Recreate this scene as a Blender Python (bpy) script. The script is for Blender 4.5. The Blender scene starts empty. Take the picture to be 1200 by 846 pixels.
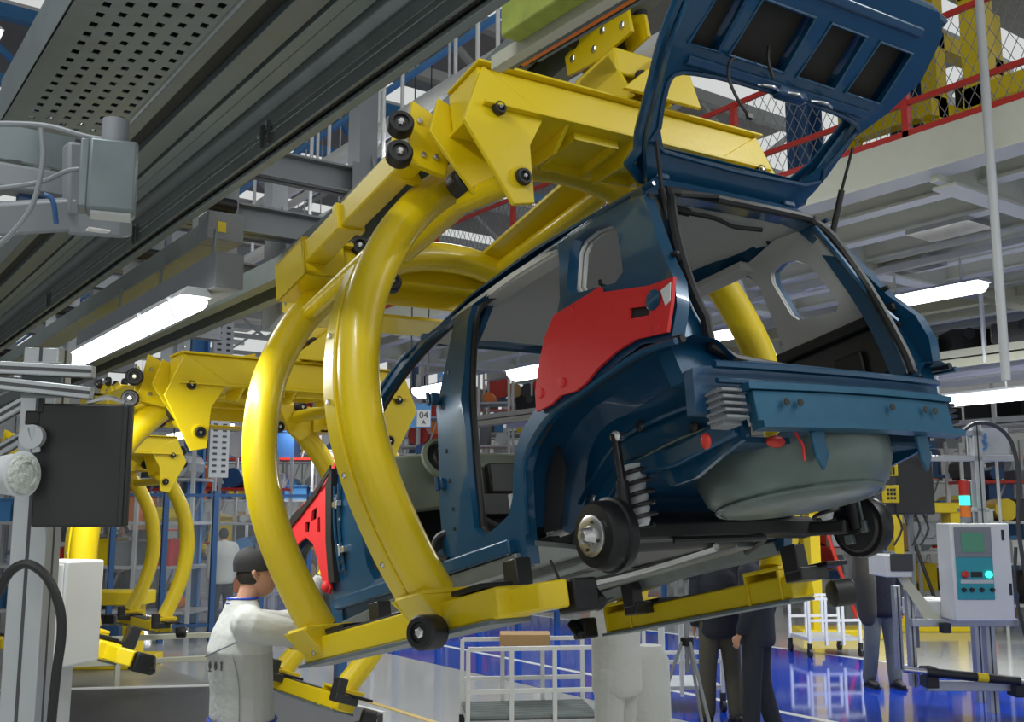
import bpy, bmesh, math, random
from mathutils import Vector, Matrix, Euler
from mathutils.geometry import delaunay_2d_cdt
random.seed(7)
SC = bpy.context.scene
COL = SC.collection
V = Vector
# ------------------------------------------------------------------ camera, world, light
FOC, CX, CY, HC = 1200.0, 600.0, 423.0, 2.0
PITCH = math.atan(178 / FOC)
YAW = -math.atan(872 / math.hypot(FOC, 178))
cd = bpy.data.cameras.new('camera'); cam = bpy.data.objects.new('camera', cd); COL.objects.link(cam)
cd.sensor_fit = 'HORIZONTAL'; cd.sensor_width = 36; cd.lens = 36 * FOC / 1200; cd.clip_end = 200; cd.clip_start = .05
cam.location = (0, 0, HC); cam.rotation_euler = (math.pi / 2 + PITCH, 0, YAW)
SC.camera = cam
SC.view_settings.view_transform = 'Standard'; SC.view_settings.look = 'None'
SC.view_settings.gamma = 1; SC.view_settings.use_curve_mapping = False; SC.view_settings.exposure = -0.15
FILLP = 110
w = bpy.data.worlds.new('world'); SC.world = w; w.use_nodes = True
w.node_tree.nodes['Background'].inputs[0].default_value = (.97, 1, .985, 1)
w.node_tree.nodes['Background'].inputs[1].default_value = .72
def area(name, loc, sx, sy, power, rot=(0, 0, 0), col=(.97, 1, .98)):
    l = bpy.data.lights.new(name, 'AREA'); l.shape = 'RECTANGLE'; l.size = sx; l.size_y = sy; l.energy = power; l.color = col
    o = bpy.data.objects.new(name, l); COL.objects.link(o); o.location = loc; o.rotation_euler = rot
    return o
# ------------------------------------------------------------------ helpers
_R = Euler((math.pi / 2 + PITCH, 0, YAW)).to_matrix()
def ray(x, y): return _R @ V(((x - CX) / FOC, -(y - CY) / FOC, -1))
def at(x, y, d): return V((0, 0, HC)) + ray(x, y) * d
def onZ(x, y, Z): d = ray(x, y); return V((0, 0, HC)) + d * ((Z - HC) / d.z)
def onX(x, y, X): d = ray(x, y); return V((0, 0, HC)) + d * (X / d.x)
def lerp(a, b, t): return a + (b - a) * t
def interp(x, xs, ys):
    if x <= xs[0]: return ys[0]
    for i in range(len(xs) - 1):
        if x <= xs[i + 1]: return lerp(ys[i], ys[i + 1], (x - xs[i]) / (xs[i + 1] - xs[i]))
    return ys[-1]
def smooth_path(pts, n=5, closed=False):
    P = [V(p) for p in pts]; N = len(P); out = []
    rng = range(N) if closed else range(N - 1)
    for i in rng:
        if closed: a, b, c, d = P[(i - 1) % N], P[i], P[(i + 1) % N], P[(i + 2) % N]
        else: a, b, c, d = P[max(i - 1, 0)], P[i], P[i + 1], P[min(i + 2, N - 1)]
        for k in range(n):
            t = k / n
            out.append(.5 * ((2 * b) + (c - a) * t + (2 * a - 5 * b + 4 * c - d) * t * t + (3 * b - a - 3 * c + d) * t ** 3))
    if not closed: out.append(P[-1])
    return out
class MB:
    def __init__(s): s.v = []; s.f = []
    def add(s, vs, fs):
        n = len(s.v); s.v += [V(p) for p in vs]; s.f += [tuple(i + n for i in f) for f in fs]; return s
    def box(s, c, d, R=None):
        c = V(c); x, y, z = d[0] / 2, d[1] / 2, d[2] / 2
        vs = [V((i, j, k)) for i in (-x, x) for j in (-y, y) for k in (-z, z)]
        if R is not None: vs = [R @ p for p in vs]
        return s.add([p + c for p in vs], [(0, 1, 3, 2), (4, 6, 7, 5), (0, 4, 5, 1), (2, 3, 7, 6), (0, 2, 6, 4), (1, 5, 7, 3)])
    def span(s, a, b):
        a = V(a); b = V(b); return s.box((a + b) / 2, [abs(b[i] - a[i]) for i in range(3)])
    def bar(s, a, b, wd, ht, up=(0, 0, 1)):
        a = V(a); b = V(b); return s.sweep([a, b], [(-wd / 2, -ht / 2), (wd / 2, -ht / 2), (wd / 2, ht / 2), (-wd / 2, ht / 2)], up)
    def sweep(s, path, prof, up=(0, 0, 1), closed=False, scale=None):
        P = [V(p) for p in path]; n = len(P); m = len(prof); vs = []; up = V(up)
        side = None
        for i, p in enumerate(P):
            if closed: t = P[(i + 1) % n] - P[i - 1]
            else: t = P[min(i + 1, n - 1)] - P[max(i - 1, 0)]
            t.normalize()
            if up.length > 0:
                sd = t.cross(up)
                if sd.length < 1e-3: sd = side if side is not None else t.orthogonal()
            else:
                sd = t.orthogonal() if side is None else side - t * side.dot(t)
            sd = sd.normalized(); side = sd
            u = sd.cross(t)
            k = scale[i] if scale else 1
            for a, b in prof: vs.append(p + sd * a * k + u * b * k)
        fs = []
        for i in range(n if closed else n - 1):
            for j in range(m):
                a = i * m + j; b = i * m + (j + 1) % m; c = ((i + 1) % n) * m + (j + 1) % m; d = ((i + 1) % n) * m + j
                fs.append((a, b, c, d))
        if not closed: fs += [tuple(range(m))[::-1], tuple(range((n - 1) * m, n * m))]
        return s.add(vs, fs)
    def tube(s, path, r, n=10, closed=False, scale=None, sm=0):
        if sm: path = smooth_path(path, sm, closed)
        return s.sweep(path, [(r * math.cos(2 * math.pi * i / n), r * math.sin(2 * math.pi * i / n)) for i in range(n)], (0, 0, 0), closed, scale)
    def cyl(s, a, b, r, r2=None, n=16):
        return s.tube([a, b], 1, n, scale=[r, r if r2 is None else r2])
    def limb(s, pts, rad, n=14):
        P = [V(p) for p in pts]; L = []; Rr = []
        SP = smooth_path(P, 4); k = len(P) - 1
        for i, p in enumerate(SP):
            t = i / 4; j = min(int(t), k - 1); L.append(p); Rr.append(lerp(rad[j], rad[j + 1], t - j))
        a = (L[0] - L[1]).normalized(); b = (L[-1] - L[-2]).normalized()
        L = [L[0] + a * Rr[0] * .95, L[0] + a * Rr[0] * .7] + L + [L[-1] + b * Rr[-1] * .7, L[-1] + b * Rr[-1] * .95]
        Rr = [Rr[0] * .3, Rr[0] * .72] + Rr + [Rr[-1] * .72, Rr[-1] * .3]
        return s.tube(L, 1, n, scale=Rr)
    def lathe(s, prof, o, ax, n=20):
        o = V(o); ax = V(ax).normalized(); u = ax.orthogonal().normalized(); v = ax.cross(u); vs = []
        for r, h in prof:
            for i in range(n):
                a = 2 * math.pi * i / n; vs.append(o + ax * h + (u * math.cos(a) + v * math.sin(a)) * max(r, 1e-4))
        m = len(prof); fs = [(i * n + j, i * n + (j + 1) % n, (i + 1) * n + (j + 1) % n, (i + 1) * n + j) for i in range(m - 1) for j in range(n)]
        fs += [tuple(range(n))[::-1], tuple(range((m - 1) * n, m * n))]
        return s.add(vs, fs)
    def prism(s, poly, vec):
        n = len(poly); P = [V(p) for p in poly]; vec = V(vec)
        return s.add(P + [p + vec for p in P], [tuple(range(n)), tuple(range(2 * n - 1, n - 1, -1))] + [(i, i + n, (i + 1) % n + n, (i + 1) % n) for i in range(n)])
    def sphere(s, c, r, n=12, sc=(1, 1, 1)):
        vs = []; c = V(c)
        for i in range(1, n):
            th = math.pi * i / n
            for j in range(n * 2):
                ph = math.pi * j / n; vs.append(c + V((r * sc[0] * math.sin(th) * math.cos(ph), r * sc[1] * math.sin(th) * math.sin(ph), r * sc[2] * math.cos(th))))
        m = 2 * n; fs = [(i * m + j, (i + 1) * m + j, (i + 1) * m + (j + 1) % m, i * m + (j + 1) % m) for i in range(n - 2) for j in range(m)]
        fs += [tuple(range(m)), tuple(range((n - 2) * m, (n - 1) * m))[::-1]]
        return s.add(vs, fs)
    def sheet(s, outer, holes, fmap, thick=None, grid=.08, dens=True):
        """2D outline with holes, mapped to 3D; thick = offset vector function or vector for a second skin with rims"""
        def inside(p, poly):
            c = False; n = len(poly)
            for i in range(n):
                x1, y1 = poly[i]; x2, y2 = poly[i - 1]
                if (y1 > p[1]) != (y2 > p[1]) and p[0] < (x2 - x1) * (p[1] - y1) / (y2 - y1) + x1: c = not c
            return c
        def dense(poly):
            if not dens: return list(poly)
            o = []
            for i in range(len(poly)):
                a = V(poly[i]); b = V(poly[(i + 1) % len(poly)]); k = max(1, int((b - a).length / grid))
                o += [tuple(a.lerp(b, t / k)) for t in range(k)]
            return o
        loops = [dense(outer)] + [dense(h) for h in holes]
        pts = []; edges = []; rings = []
        for L in loops:
            n0 = len(pts); pts += [V(p[:2]) for p in L]; rings.append((n0, len(L)))
            edges += [(n0 + i, n0 + (i + 1) % len(L)) for i in range(len(L))]
        xs = [p[0] for p in outer]; ys = [p[1] for p in outer]
        x = min(xs) + grid / 2
        while x < max(xs):
            y = min(ys) + grid / 2
            while y < max(ys):
                if inside((x, y), outer) and not any(inside((x, y), h) for h in holes):
                    if min((V((x, y)) - p).length for p in pts[:rings[-1][0] + rings[-1][1]]) > grid * .4: pts.append(V((x, y)))
                y += grid
            x += grid
        r = delaunay_2d_cdt(pts, edges, [], 0, 1e-5)
        vs2, fs2 = r[0], r[2]; keep = []
        for f in fs2:
            c = sum((vs2[i] for i in f), V((0, 0))) / len(f)
            if inside(c, outer) and not any(inside(c, h) for h in holes): keep.append(tuple(f))
        A = [V(fmap(p[0], p[1])) for p in vs2]
        if thick is None: return s.add(A, keep)
        off = [V(thick(p[0], p[1])) if callable(thick) else V(thick) for p in vs2]
        n = len(A); B = [a + o for a, o in zip(A, off)]
        ecount = {}
        for f in keep:
            for i in range(len(f)):
                e = (f[i], f[(i + 1) % len(f)]); ecount[e] = 1
        fs = list(keep) + [tuple(i + n for i in f[::-1]) for f in keep]
        for (a, b) in ecount:
            if (b, a) not in ecount: fs.append((a, a + n, b + n, b))
        return s.add(A + B, fs)
    def build(s, name, m, parent=None, bevel=0, smooth=True, seg=2, **kw):
        me = bpy.data.meshes.new(name); me.from_pydata([tuple(p) for p in s.v], [], s.f); me.validate()
        bm = bmesh.new(); bm.from_mesh(me); bmesh.ops.recalc_face_normals(bm, faces=bm.faces); bm.to_mesh(me); bm.free()
        me.materials.append(m)
        if smooth:
            me.polygons.foreach_set('use_smooth', [True] * len(me.polygons)); me.set_sharp_from_angle(angle=math.radians(35))
        o = bpy.data.objects.new(name, me); COL.objects.link(o); o.parent = parent
        if bevel:
            b = o.modifiers.new('bevel', 'BEVEL'); b.width = bevel; b.segments = seg; b.limit_method = 'ANGLE'; b.angle_limit = .6
        for k, val in kw.items(): o[k] = val
        return o
def tag(o, label=None, cat=None, group=None, kind=None):
    if label: o['label'] = label
    if cat: o['category'] = cat
    if group: o['group'] = group
    if kind: o['kind'] = kind
    return o
def empty(name, M=None, label=None, cat=None, group=None):
    o = bpy.data.objects.new(name, None); COL.objects.link(o); o.empty_display_size = .1
    if M is not None: o.matrix_world = M if isinstance(M, Matrix) else Matrix.Translation(V(M))
    return tag(o, label, cat, group)
def kids(o): return [c for c in bpy.data.objects if c.parent is o]
def copy_tree(o, M=None, label=None, parent=None):
    c = o.copy(); COL.objects.link(c)
    if parent is not None: c.parent = parent
    for ch in kids(o):
        copy_tree(ch, parent=c)
    if M is not None: c.matrix_world = M
    if label: c['label'] = label
    return c
def TR(loc, rz=0): return Matrix.Translation(V(loc)) @ Matrix.Rotation(rz, 4, 'Z')
# ------------------------------------------------------------------ materials
def mat(name, col, rough=.5, metal=0, coat=0, noise=0, nscale=8, bump=0, bscale=60, emit=0, spec=.5, rvar=0):
    m = bpy.data.materials.new(name); m.use_nodes = True; nt = m.node_tree; b = nt.nodes['Principled BSDF']
    b.inputs['Base Color'].default_value = (*col, 1); b.inputs['Roughness'].default_value = rough; b.inputs['Metallic'].default_value = metal
    b.inputs['Specular IOR Level'].default_value = spec
    if coat: b.inputs['Coat Weight'].default_value = coat; b.inputs['Coat Roughness'].default_value = .06
    if emit: b.inputs['Emission Color'].default_value = (*col, 1); b.inputs['Emission Strength'].default_value = emit
    tc = nt.nodes.new('ShaderNodeTexCoord')
    if noise:
        n = nt.nodes.new('ShaderNodeTexNoise'); n.inputs['Scale'].default_value = nscale; n.inputs['Detail'].default_value = 5
        nt.links.new(tc.outputs['Object'], n.inputs['Vector'])
        mx = nt.nodes.new('ShaderNodeMix'); mx.data_type = 'RGBA'
        mx.inputs['A'].default_value = (*[c * (1 - noise) for c in col], 1); mx.inputs['B'].default_value = (*[min(1, c * (1 + noise)) for c in col], 1)
        nt.links.new(n.outputs['Fac'], mx.inputs['Factor']); nt.links.new(mx.outputs['Result'], b.inputs['Base Color'])
        if rvar:
            mr = nt.nodes.new('ShaderNodeMapRange'); mr.inputs['To Min'].default_value = rough - rvar; mr.inputs['To Max'].default_value = rough + rvar
            nt.links.new(n.outputs['Fac'], mr.inputs['Value']); nt.links.new(mr.outputs['Result'], b.inputs['Roughness'])
    if bump:
        n2 = nt.nodes.new('ShaderNodeTexNoise'); n2.inputs['Scale'].default_value = bscale; n2.inputs['Detail'].default_value = 3
        nt.links.new(tc.outputs['Object'], n2.inputs['Vector'])
        bp = nt.nodes.new('ShaderNodeBump'); bp.inputs['Strength'].default_value = bump; bp.inputs['Distance'].default_value = .01
        nt.links.new(n2.outputs['Fac'], bp.inputs['Height']); nt.links.new(bp.outputs['Normal'], b.inputs['Normal'])
    return m
M = dict(
    yellow=mat('yellow_paint', (.74, .55, .004), .36, noise=.06, nscale=3, bump=.08, bscale=30, coat=.2),
    blue=mat('blue_car_paint', (.0012, .058, .135), .34, .2, coat=.45, noise=.15, nscale=5),
    bluein=mat('blue_inner_paint', (.004, .05, .12), .42, .2, coat=.3, noise=.25, nscale=9, bump=.15, bscale=20),
    bluebeam=mat('blue_grey_primer', (.018, .10, .18), .4, .4, noise=.2, nscale=12),
    red=mat('red_foam_cover', (.62, .018, .022), .62, noise=.08, nscale=4, bump=.1, bscale=50),
    redpaint=mat('red_paint', (.55, .03, .02), .4),
    orange=mat('orange_paint', (.8, .2, .02), .4),
    black=mat('black_rubber', (.012, .012, .013), .5, noise=.2),
    blackp=mat('black_plastic', (.016, .017, .018), .38, noise=.2, nscale=10),
    darkm=mat('dark_metal', (.02, .02, .022), .4, .6, noise=.3, nscale=20),
    dark=mat('dark_grey', (.045, .047, .05), .55, noise=.15),
    galv=mat('galvanised_steel', (.16, .19, .20), .45, .35, noise=.22, nscale=14, rvar=.1),
    galvd=mat('dull_galvanised_rail', (.15, .175, .175), .45, .35, noise=.25, nscale=9, rvar=.1),
    galvl=mat('pale_galvanised_rail', (.20, .235, .235), .5, .25, noise=.12, nscale=11),
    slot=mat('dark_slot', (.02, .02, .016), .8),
    alu=mat('aluminium_profile', (.42, .44, .46), .38, .6, noise=.08, nscale=10),
    grey=mat('grey_paint', (.2, .215, .235), .5, noise=.08),
    greyl=mat('light_grey_paint', (.5, .52, .54), .45, noise=.05),
    white=mat('white_paint', (.68, .69, .69), .42, noise=.04),
    beige=mat('beige_steel', (.5, .5, .4), .5, noise=.06),
    chrome=mat('bright_steel', (.6, .6, .6), .25, .9, noise=.1, nscale=30),
    liner=mat('grey_headliner', (.55, .55, .53), .85, noise=.06, bump=.1, bscale=200),
    dash=mat('grey_green_dash', (.2, .23, .18), .6, noise=.12),
    under=mat('underbody_sealant', (.2, .22, .215), .36, .45, noise=.3, nscale=7, bump=.4, bscale=9),
    tub=mat('sealed_tub_steel', (.12, .16, .15), .35, .4, noise=.4, nscale=5, bump=.5, bscale=7),
    bluesteel=mat('blue_painted_steel', (.02, .08, .22), .45),
    bluelight=mat('light_blue_paint', (.08, .28, .6), .45),
    lamp=mat('lamp_tube_light', (1, 1, 1), .4, emit=7),
    green=mat('green_lamp_lit', (.05, .9, .6), .4, emit=1.6),
    lcd=mat('green_screen', (.05, .2, .12), .2, emit=.2),
    teal=mat('teal_panel', (.02, .3, .36), .4),
    twotone=mat('two_tone_fleece', (.5, .51, .49), .92, noise=.07, nscale=6, bump=.5, bscale=28),
    cloth=mat('grey_white_fleece', (.5, .51, .49), .92, noise=.07, nscale=6, bump=.5, bscale=28),
    clothd=mat('grey_fleece_panel', (.4, .41, .4), .92, noise=.08, nscale=6, bump=.5, bscale=28),
    stripe=mat('blue_knit_stripe', (.015, .05, .38), .8),
    skin=mat('skin', (.46, .24, .16), .5, noise=.1, nscale=20),
    hair=mat('dark_hair', (.02, .014, .01), .7, bump=.4, bscale=120),
    capm=mat('black_cap_cloth', (.012, .012, .013), .8, bump=.2, bscale=150),
    darkcloth=mat('dark_navy_cloth', (.012, .015, .025), .85, bump=.5, bscale=20),
    jeans=mat('grey_jeans', (.16, .18, .17), .85, noise=.15, bump=.4, bscale=25),
    khaki=mat('olive_cloth', (.07, .065, .05), .85, noise=.15, bump=.4, bscale=25),
    card=mat('cardboard', (.42, .26, .12), .8),
    glass=mat('ribbed_clear_lens', (.42, .46, .42), .12, spec=.8, noise=.5, nscale=60, bump=.8, bscale=90),
)
def bx(name, m, parent, a, b, bevel=0, **kw): return MB().span(a, b).build(name, m, parent, bevel, **kw)
def bolt(parent, p, ax, r=.012, m=None, name='bolt'):
    ax = V(ax).normalized(); p = V(p)
    return MB().lathe([(r, 0), (r, .006), (r * .75, .01), (r * .7, .01)], p, ax, 6).build(name, m or M['chrome'], parent)

_nt = M['twotone'].node_tree; _b = _nt.nodes['Principled BSDF']; _l = _b.inputs['Base Color'].links[0]; _src = _l.from_socket
_tc = _nt.nodes.new('ShaderNodeTexCoord'); _sx = _nt.nodes.new('ShaderNodeSeparateXYZ'); _nt.links.new(_tc.outputs['Object'], _sx.inputs[0])
_g = _nt.nodes.new('ShaderNodeMath'); _g.operation = 'GREATER_THAN'; _g.inputs[1].default_value = 1.335; _nt.links.new(_sx.outputs['Z'], _g.inputs[0])
_mx = _nt.nodes.new('ShaderNodeMix'); _mx.data_type = 'RGBA'; _mx.inputs['A'].default_value = (.40, .41, .395, 1); _nt.links.new(_src, _mx.inputs['B']); _nt.links.new(_g.outputs[0], _mx.inputs['Factor']); _nt.links.new(_mx.outputs['Result'], _b.inputs['Base Color'])
# ------------------------------------------------------------------ floor, hall shell
def floor_mat():
    m = mat('painted_epoxy_floor', (.5, .5, .5), .1, coat=.4); nt = m.node_tree; b = nt.nodes['Principled BSDF']
    tc = nt.nodes.new('ShaderNodeTexCoord'); n = nt.nodes.new('ShaderNodeTexNoise'); n.inputs['Scale'].default_value = .35; n.inputs['Detail'].default_value = 6
    nt.links.new(tc.outputs['Object'], n.inputs['Vector'])
    mx = nt.nodes.new('ShaderNodeMix'); mx.data_type = 'RGBA'; mx.inputs['A'].default_value = (.40, .41, .40, 1); mx.inputs['B'].default_value = (.56, .56, .54, 1)
    nt.links.new(n.outputs['Fac'], mx.inputs['Factor']); nt.links.new(mx.outputs['Result'], b.inputs['Base Color'])
    return m
FM = floor_mat()
M['floorblue'] = mat('blue_epoxy', (.006, .045, .42), .07, coat=.5, noise=.1, nscale=1)
M['linew'] = mat('white_floor_line', (.6, .62, .62), .3); M['liney'] = mat('yellow_floor_line', (.6, .42, .1), .35)
M['concrete'] = mat('grey_concrete_floor', (.26, .26, .24), .3, noise=.15, nscale=1.5)
fl = bx('floor', FM, None, (-12, -8, -.2), (40, 60, 0), kind='structure')
for nm, mm, a, b in (('blue_lane', 'floorblue', (7.42, -8, 0), (12.4, 60, .004)), ('white_line', 'linew', (8.46, -8, .0), (8.56, 60, .006)), ('yellow_line', 'liney', (5.36, -2, 0), (5.43, 11.2, .006)),
                     ('white_line', 'linew', (12.4, -8, 0), (12.5, 60, .006)), ('grey_lane', 'concrete', (-6, 11.2, 0), (4.4, 60, .004))):
    bx(nm, M[mm], fl, a, b)
# far and right walls with window bands, roof with skylight strips
M['wallp'] = mat('pale_wall_panel', (.42, .44, .45), .6, noise=.08, nscale=.6)
wf = bx('wall_far', M['wallp'], None, (-14, 58, 0), (42, 58.3, 9), kind='structure')
for k in range(14): bx('wall_panel', M['white'], wf, (-14 + k * 4 + .05, 57.9, .1), (-14 + k * 4 + 3.95, 58, 8.9))
wr = bx('wall_right', M['wallp'], None, (32, -8, 0), (32.3, 58, 6.5), kind='structure')
for k in range(11): bx('wall_panel', M['white'], wr, (31.9, -8 + k * 6 + .05, .1), (32, -8 + k * 6 + 5.95, 6.4))
for k in range(23): MB().span((31.95, -8 + k * 3, 6.5), (32.15, -7.85 + k * 3, 14)).build('window_mullion', M['bluelight'] if k % 3 else M['bluesteel'], wr)
for z in (8.4, 10.4, 12.6): MB().span((31.95, -8, z), (32.15, 58, z + .16)).build('window_rail', M['greyl'], wr)
for k in range(9): MB().bar((31.9, -8 + k * 7, 6.5), (31.9, -2 + k * 7, 12.6), .18, .18).build('wind_brace', M['bluelight'], wr)
M['wallg'] = mat('grey_wall', (.16, .17, .18), .7)
wl = bx('wall_left', M['wallg'], None, (-12.3, 6, 0), (-12, 58, 9), kind='structure')
M['roof'] = mat('roof_deck_brown_grey', (.33, .32, .31), .8, noise=.15, nscale=1)
rf = empty('ceiling', (0, 0, 0)); rf['kind'] = 'structure'
for k in range(11):
    y = 2 + k * 5.4
    bx('roof_panel', M['roof'], rf, (-14, y, 13.0), (23, y + 4.0, 13.15))
    b = MB().bar((-14, y + 4.4, 12.4), (23, y + 4.4, 12.4), .22, .3).bar((-14, y + 4.4, 10.9), (23, y + 4.4, 10.9), .22, .22)
    for j in range(18):
        b.bar((-14 + j * 2, y + 4.4, 10.9 if j % 2 else 12.4), (-12 + j * 2, y + 4.4, 12.4 if j % 2 else 10.9), .12, .12)
    b.build('roof_truss', M['bluelight'] if k in (0, 3) else M['greyl'], rf, smooth=False)
for k in range(3):
    bx('roof_beam', M['greyl'], rf, (4 + k * 9, 1, 10.6), (4.4 + k * 9, 58, 11.0))
# columns
ci = 0
for (x, y, s, m_, lab) in ((13.6, 10.5, .42, 'bluesteel', 'dark blue steel column behind the red mesh railing, seen under the open tailgate'), (15.2, 9.6, .42, 'bluesteel', 'dark blue steel column right of the open tailgate, beside yellow framework'),
                      (6.2, 18.5, .30, 'bluelight', 'thin light blue column left of the perforated grey column'), (20, 34, .5, 'bluesteel', 'blue hall column far behind the racks')):
    zb = 5.3 if 7.9 < x < 19 else 0
    c = MB().span((x - s / 2, y - s / 2, zb), (x - s / 2 + .04, y + s / 2, 12.9)).span((x + s / 2 - .04, y - s / 2, zb), (x + s / 2, y + s / 2, 12.9)).span((x - s / 2, y - .02, zb), (x + s / 2, y + .02, 12.9)).build('steel_column', M[m_], None, smooth=False)
    tag(c, lab, 'column')
pc = tag(MB().span((6.02, 17.2, 2.6), (6.36, 17.3, 12.9)).build('perforated_column', M['greyl'], None), 'grey slotted steel column with rows of holes behind the carriers', 'column')
b = MB()
for k in range(60):
    for q in (0, 1): b.box((6.11 + q * .16, 17.195, 2.7 + k * .1), (.07, .01, .035))
b.build('slot_rows', M['dark'], pc, kind='stuff')
# ------------------------------------------------------------------ mezzanine on the right
M['mezz'] = mat('mezzanine_paint', (.66, .67, .58), .5, noise=.05)
mz = empty('mezzanine', (0, 0, 0), 'pale steel mezzanine deck with joists and a red mesh railing at upper right', 'platform')
X0, X1 = 7.9, 20.0
def zz(y): return 5.0
bx('edge_beam', M['mezz'], mz, (X0, -3, 4.95), (X0 + .12, 19, 5.30), .01)
bx('edge_flange', M['mezz'], mz, (X0 - .05, -3, 4.92), (X0 + .25, 19, 4.949))
bx('deck', M['mezz'], mz, (X0 + .121, -3, 5.235), (X1, 19, 5.30))
for k in range(14): 
    x = X0 + .8 + k * .85
    b = MB().span((x, -3, 4.98), (x + .06, 19, 5.233)).span((x - .06, -3, 4.95), (x + .12, 19, 4.98)); b.build('long_joist', M['mezz'], mz)
for k in range(8):
    y = 0 + k * 2.4; b = MB().span((X0 + .121, y, 4.86), (X1, y + .08, 5.234)).span((X0 + .26, y - .07, 4.83), (X1, y + .15, 4.86)); b.build('cross_beam', M['mezz'], mz)
for y in (2.5, 7.3, 12): MB().bar((X0 + .1, y, 4.85), (X0 + 4.6, y + 3.4, 4.85), .09, .05).build('wind_brace', M['mezz'], mz)
for k, (x, y) in enumerate(((9.5, 5.4), (10.6, 6.6), (9.0, 8.0))):
    MB().span((x, y, 4.9), (x + .5, y + .7, 4.97)).build('junction_tray', M['chrome'], mz)
b = MB(); 
for z in (5.62, 6.28): b.bar((X0 + .05, -3, z), (X0 + .05, 19, z), .045, .045)
b.build('handrail', M['redpaint'], mz)
for k in range(11):
    y = -3 + k * 2.0; MB().span((X0 + .02, y, 5.3), (X0 + .08, y + .06, 6.3)).build('railing_post', M['redpaint'], mz)
b = MB(); d = .11; y = -3
bx('kick_rail', M['redpaint'], mz, (X0 + .02, -3, 5.3), (X0 + .07, 19, 5.36))
for k in range(160):
    y = 1.0 + k * d
    b.bar((X0 + .05, y, 5.36), (X0 + .05, y + .5, 6.26), .005, .005); b.bar((X0 + .05, y + .5, 5.36), (X0 + .05, y, 6.26), .005, .005)
b.build('mesh_infill', M['grey'], mz, kind='stuff', smooth=False)
pole = tag(MB().cyl((7.6, 4.1, 3.0), (7.6, 4.1, 6.2), .035).build('hanging_pole', M['greyl'], None), 'thin pale vertical pole hanging in front of the mezzanine', 'pole')
# ------------------------------------------------------------------ the car body (local: x right, y forward, z up, origin under the rear axle)
CARM = Matrix.Translation((3.0673, 2.6693, 1.7237)) @ Matrix.Rotation(math.radians(-2.242), 4, 'Z') @ Matrix.Rotation(math.radians(-11.72), 4, 'X') @ Matrix.Rotation(math.radians(-.98), 4, 'Y')
car = empty('hatchback_car', CARM, 'dark blue unfinished hatchback body with red covers, held nose down in the nearest carrier', 'car')
def xside(z, y=1.0):
    k = 1 - .11 * max(0, min(1, (.1 - y) / .55)) * max(0, min(1, (z - .6) / .4))
    return k * interp(z, [.1, .35, .55, .95, 1.42, 1.5, 1.58], [.72, .75, .765, .75, .575, .46, .36])
QW = [(.07, 1.34), (.05, 1.385), (-.02, 1.40), (-.12, 1.38), (-.18, 1.33), (-.21, 1.27), (-.255, 1.11), (-.22, 1.08), (-.12, 1.10), (.02, 1.13), (.05, 1.17)]
RD = [(.13, 1.32), (.17, 1.42), (.3, 1.455), (.55, 1.475), (.74, 1.465), (.84, 1.42), (.85, 1.33), (.77, 1.06), (.735, .81), (.75, .46), (.76, .39), (.71, .345), (.61, .36), (.50, .39), (.45, .45), (.42, .53), (.39, .61), (.33, .68), (.22, .74), (.16, .8), (.12, .9), (.08, 1.03), (.08, 1.14)]
FD = [(1.0, 1.42), (1.28, 1.40), (1.5, 1.33), (1.66, 1.24), (1.80, 1.10), (1.91, .96), (1.83, .82), (1.79, .62), (1.77, .40), (1.72, .33), (1.5, .32), (1.17, .335), (1.03, .36), (.985, .64), (.965, .86), (.975, 1.06), (.99, 1.3)]
SIDE = [(-.24, 1.51), (0, 1.535), (.5, 1.56), (1.0, 1.555), (1.3, 1.52), (1.56, 1.43), (1.76, 1.30), (1.92, 1.14), (2.05, .97), (2.2, .90), (2.24, .6), (2.25, .36), (2.24, .18), (2.1, .135), (1.89, .13), (1.41, .19), (.94, .205), (.6, .20), (.44, .19), (.42, .30), (.39, .42), (.36, .53), (.30, .61), (.20, .67), (.10, .70), (-.05, .72), (-.16, .74), (-.26, .765), (-.38, .785), (-.49, .755), (-.52, .76), (-.545, .86), (-.53, .96), (-.46, 1.07), (-.41, 1.18), (-.32, 1.39)]
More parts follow.
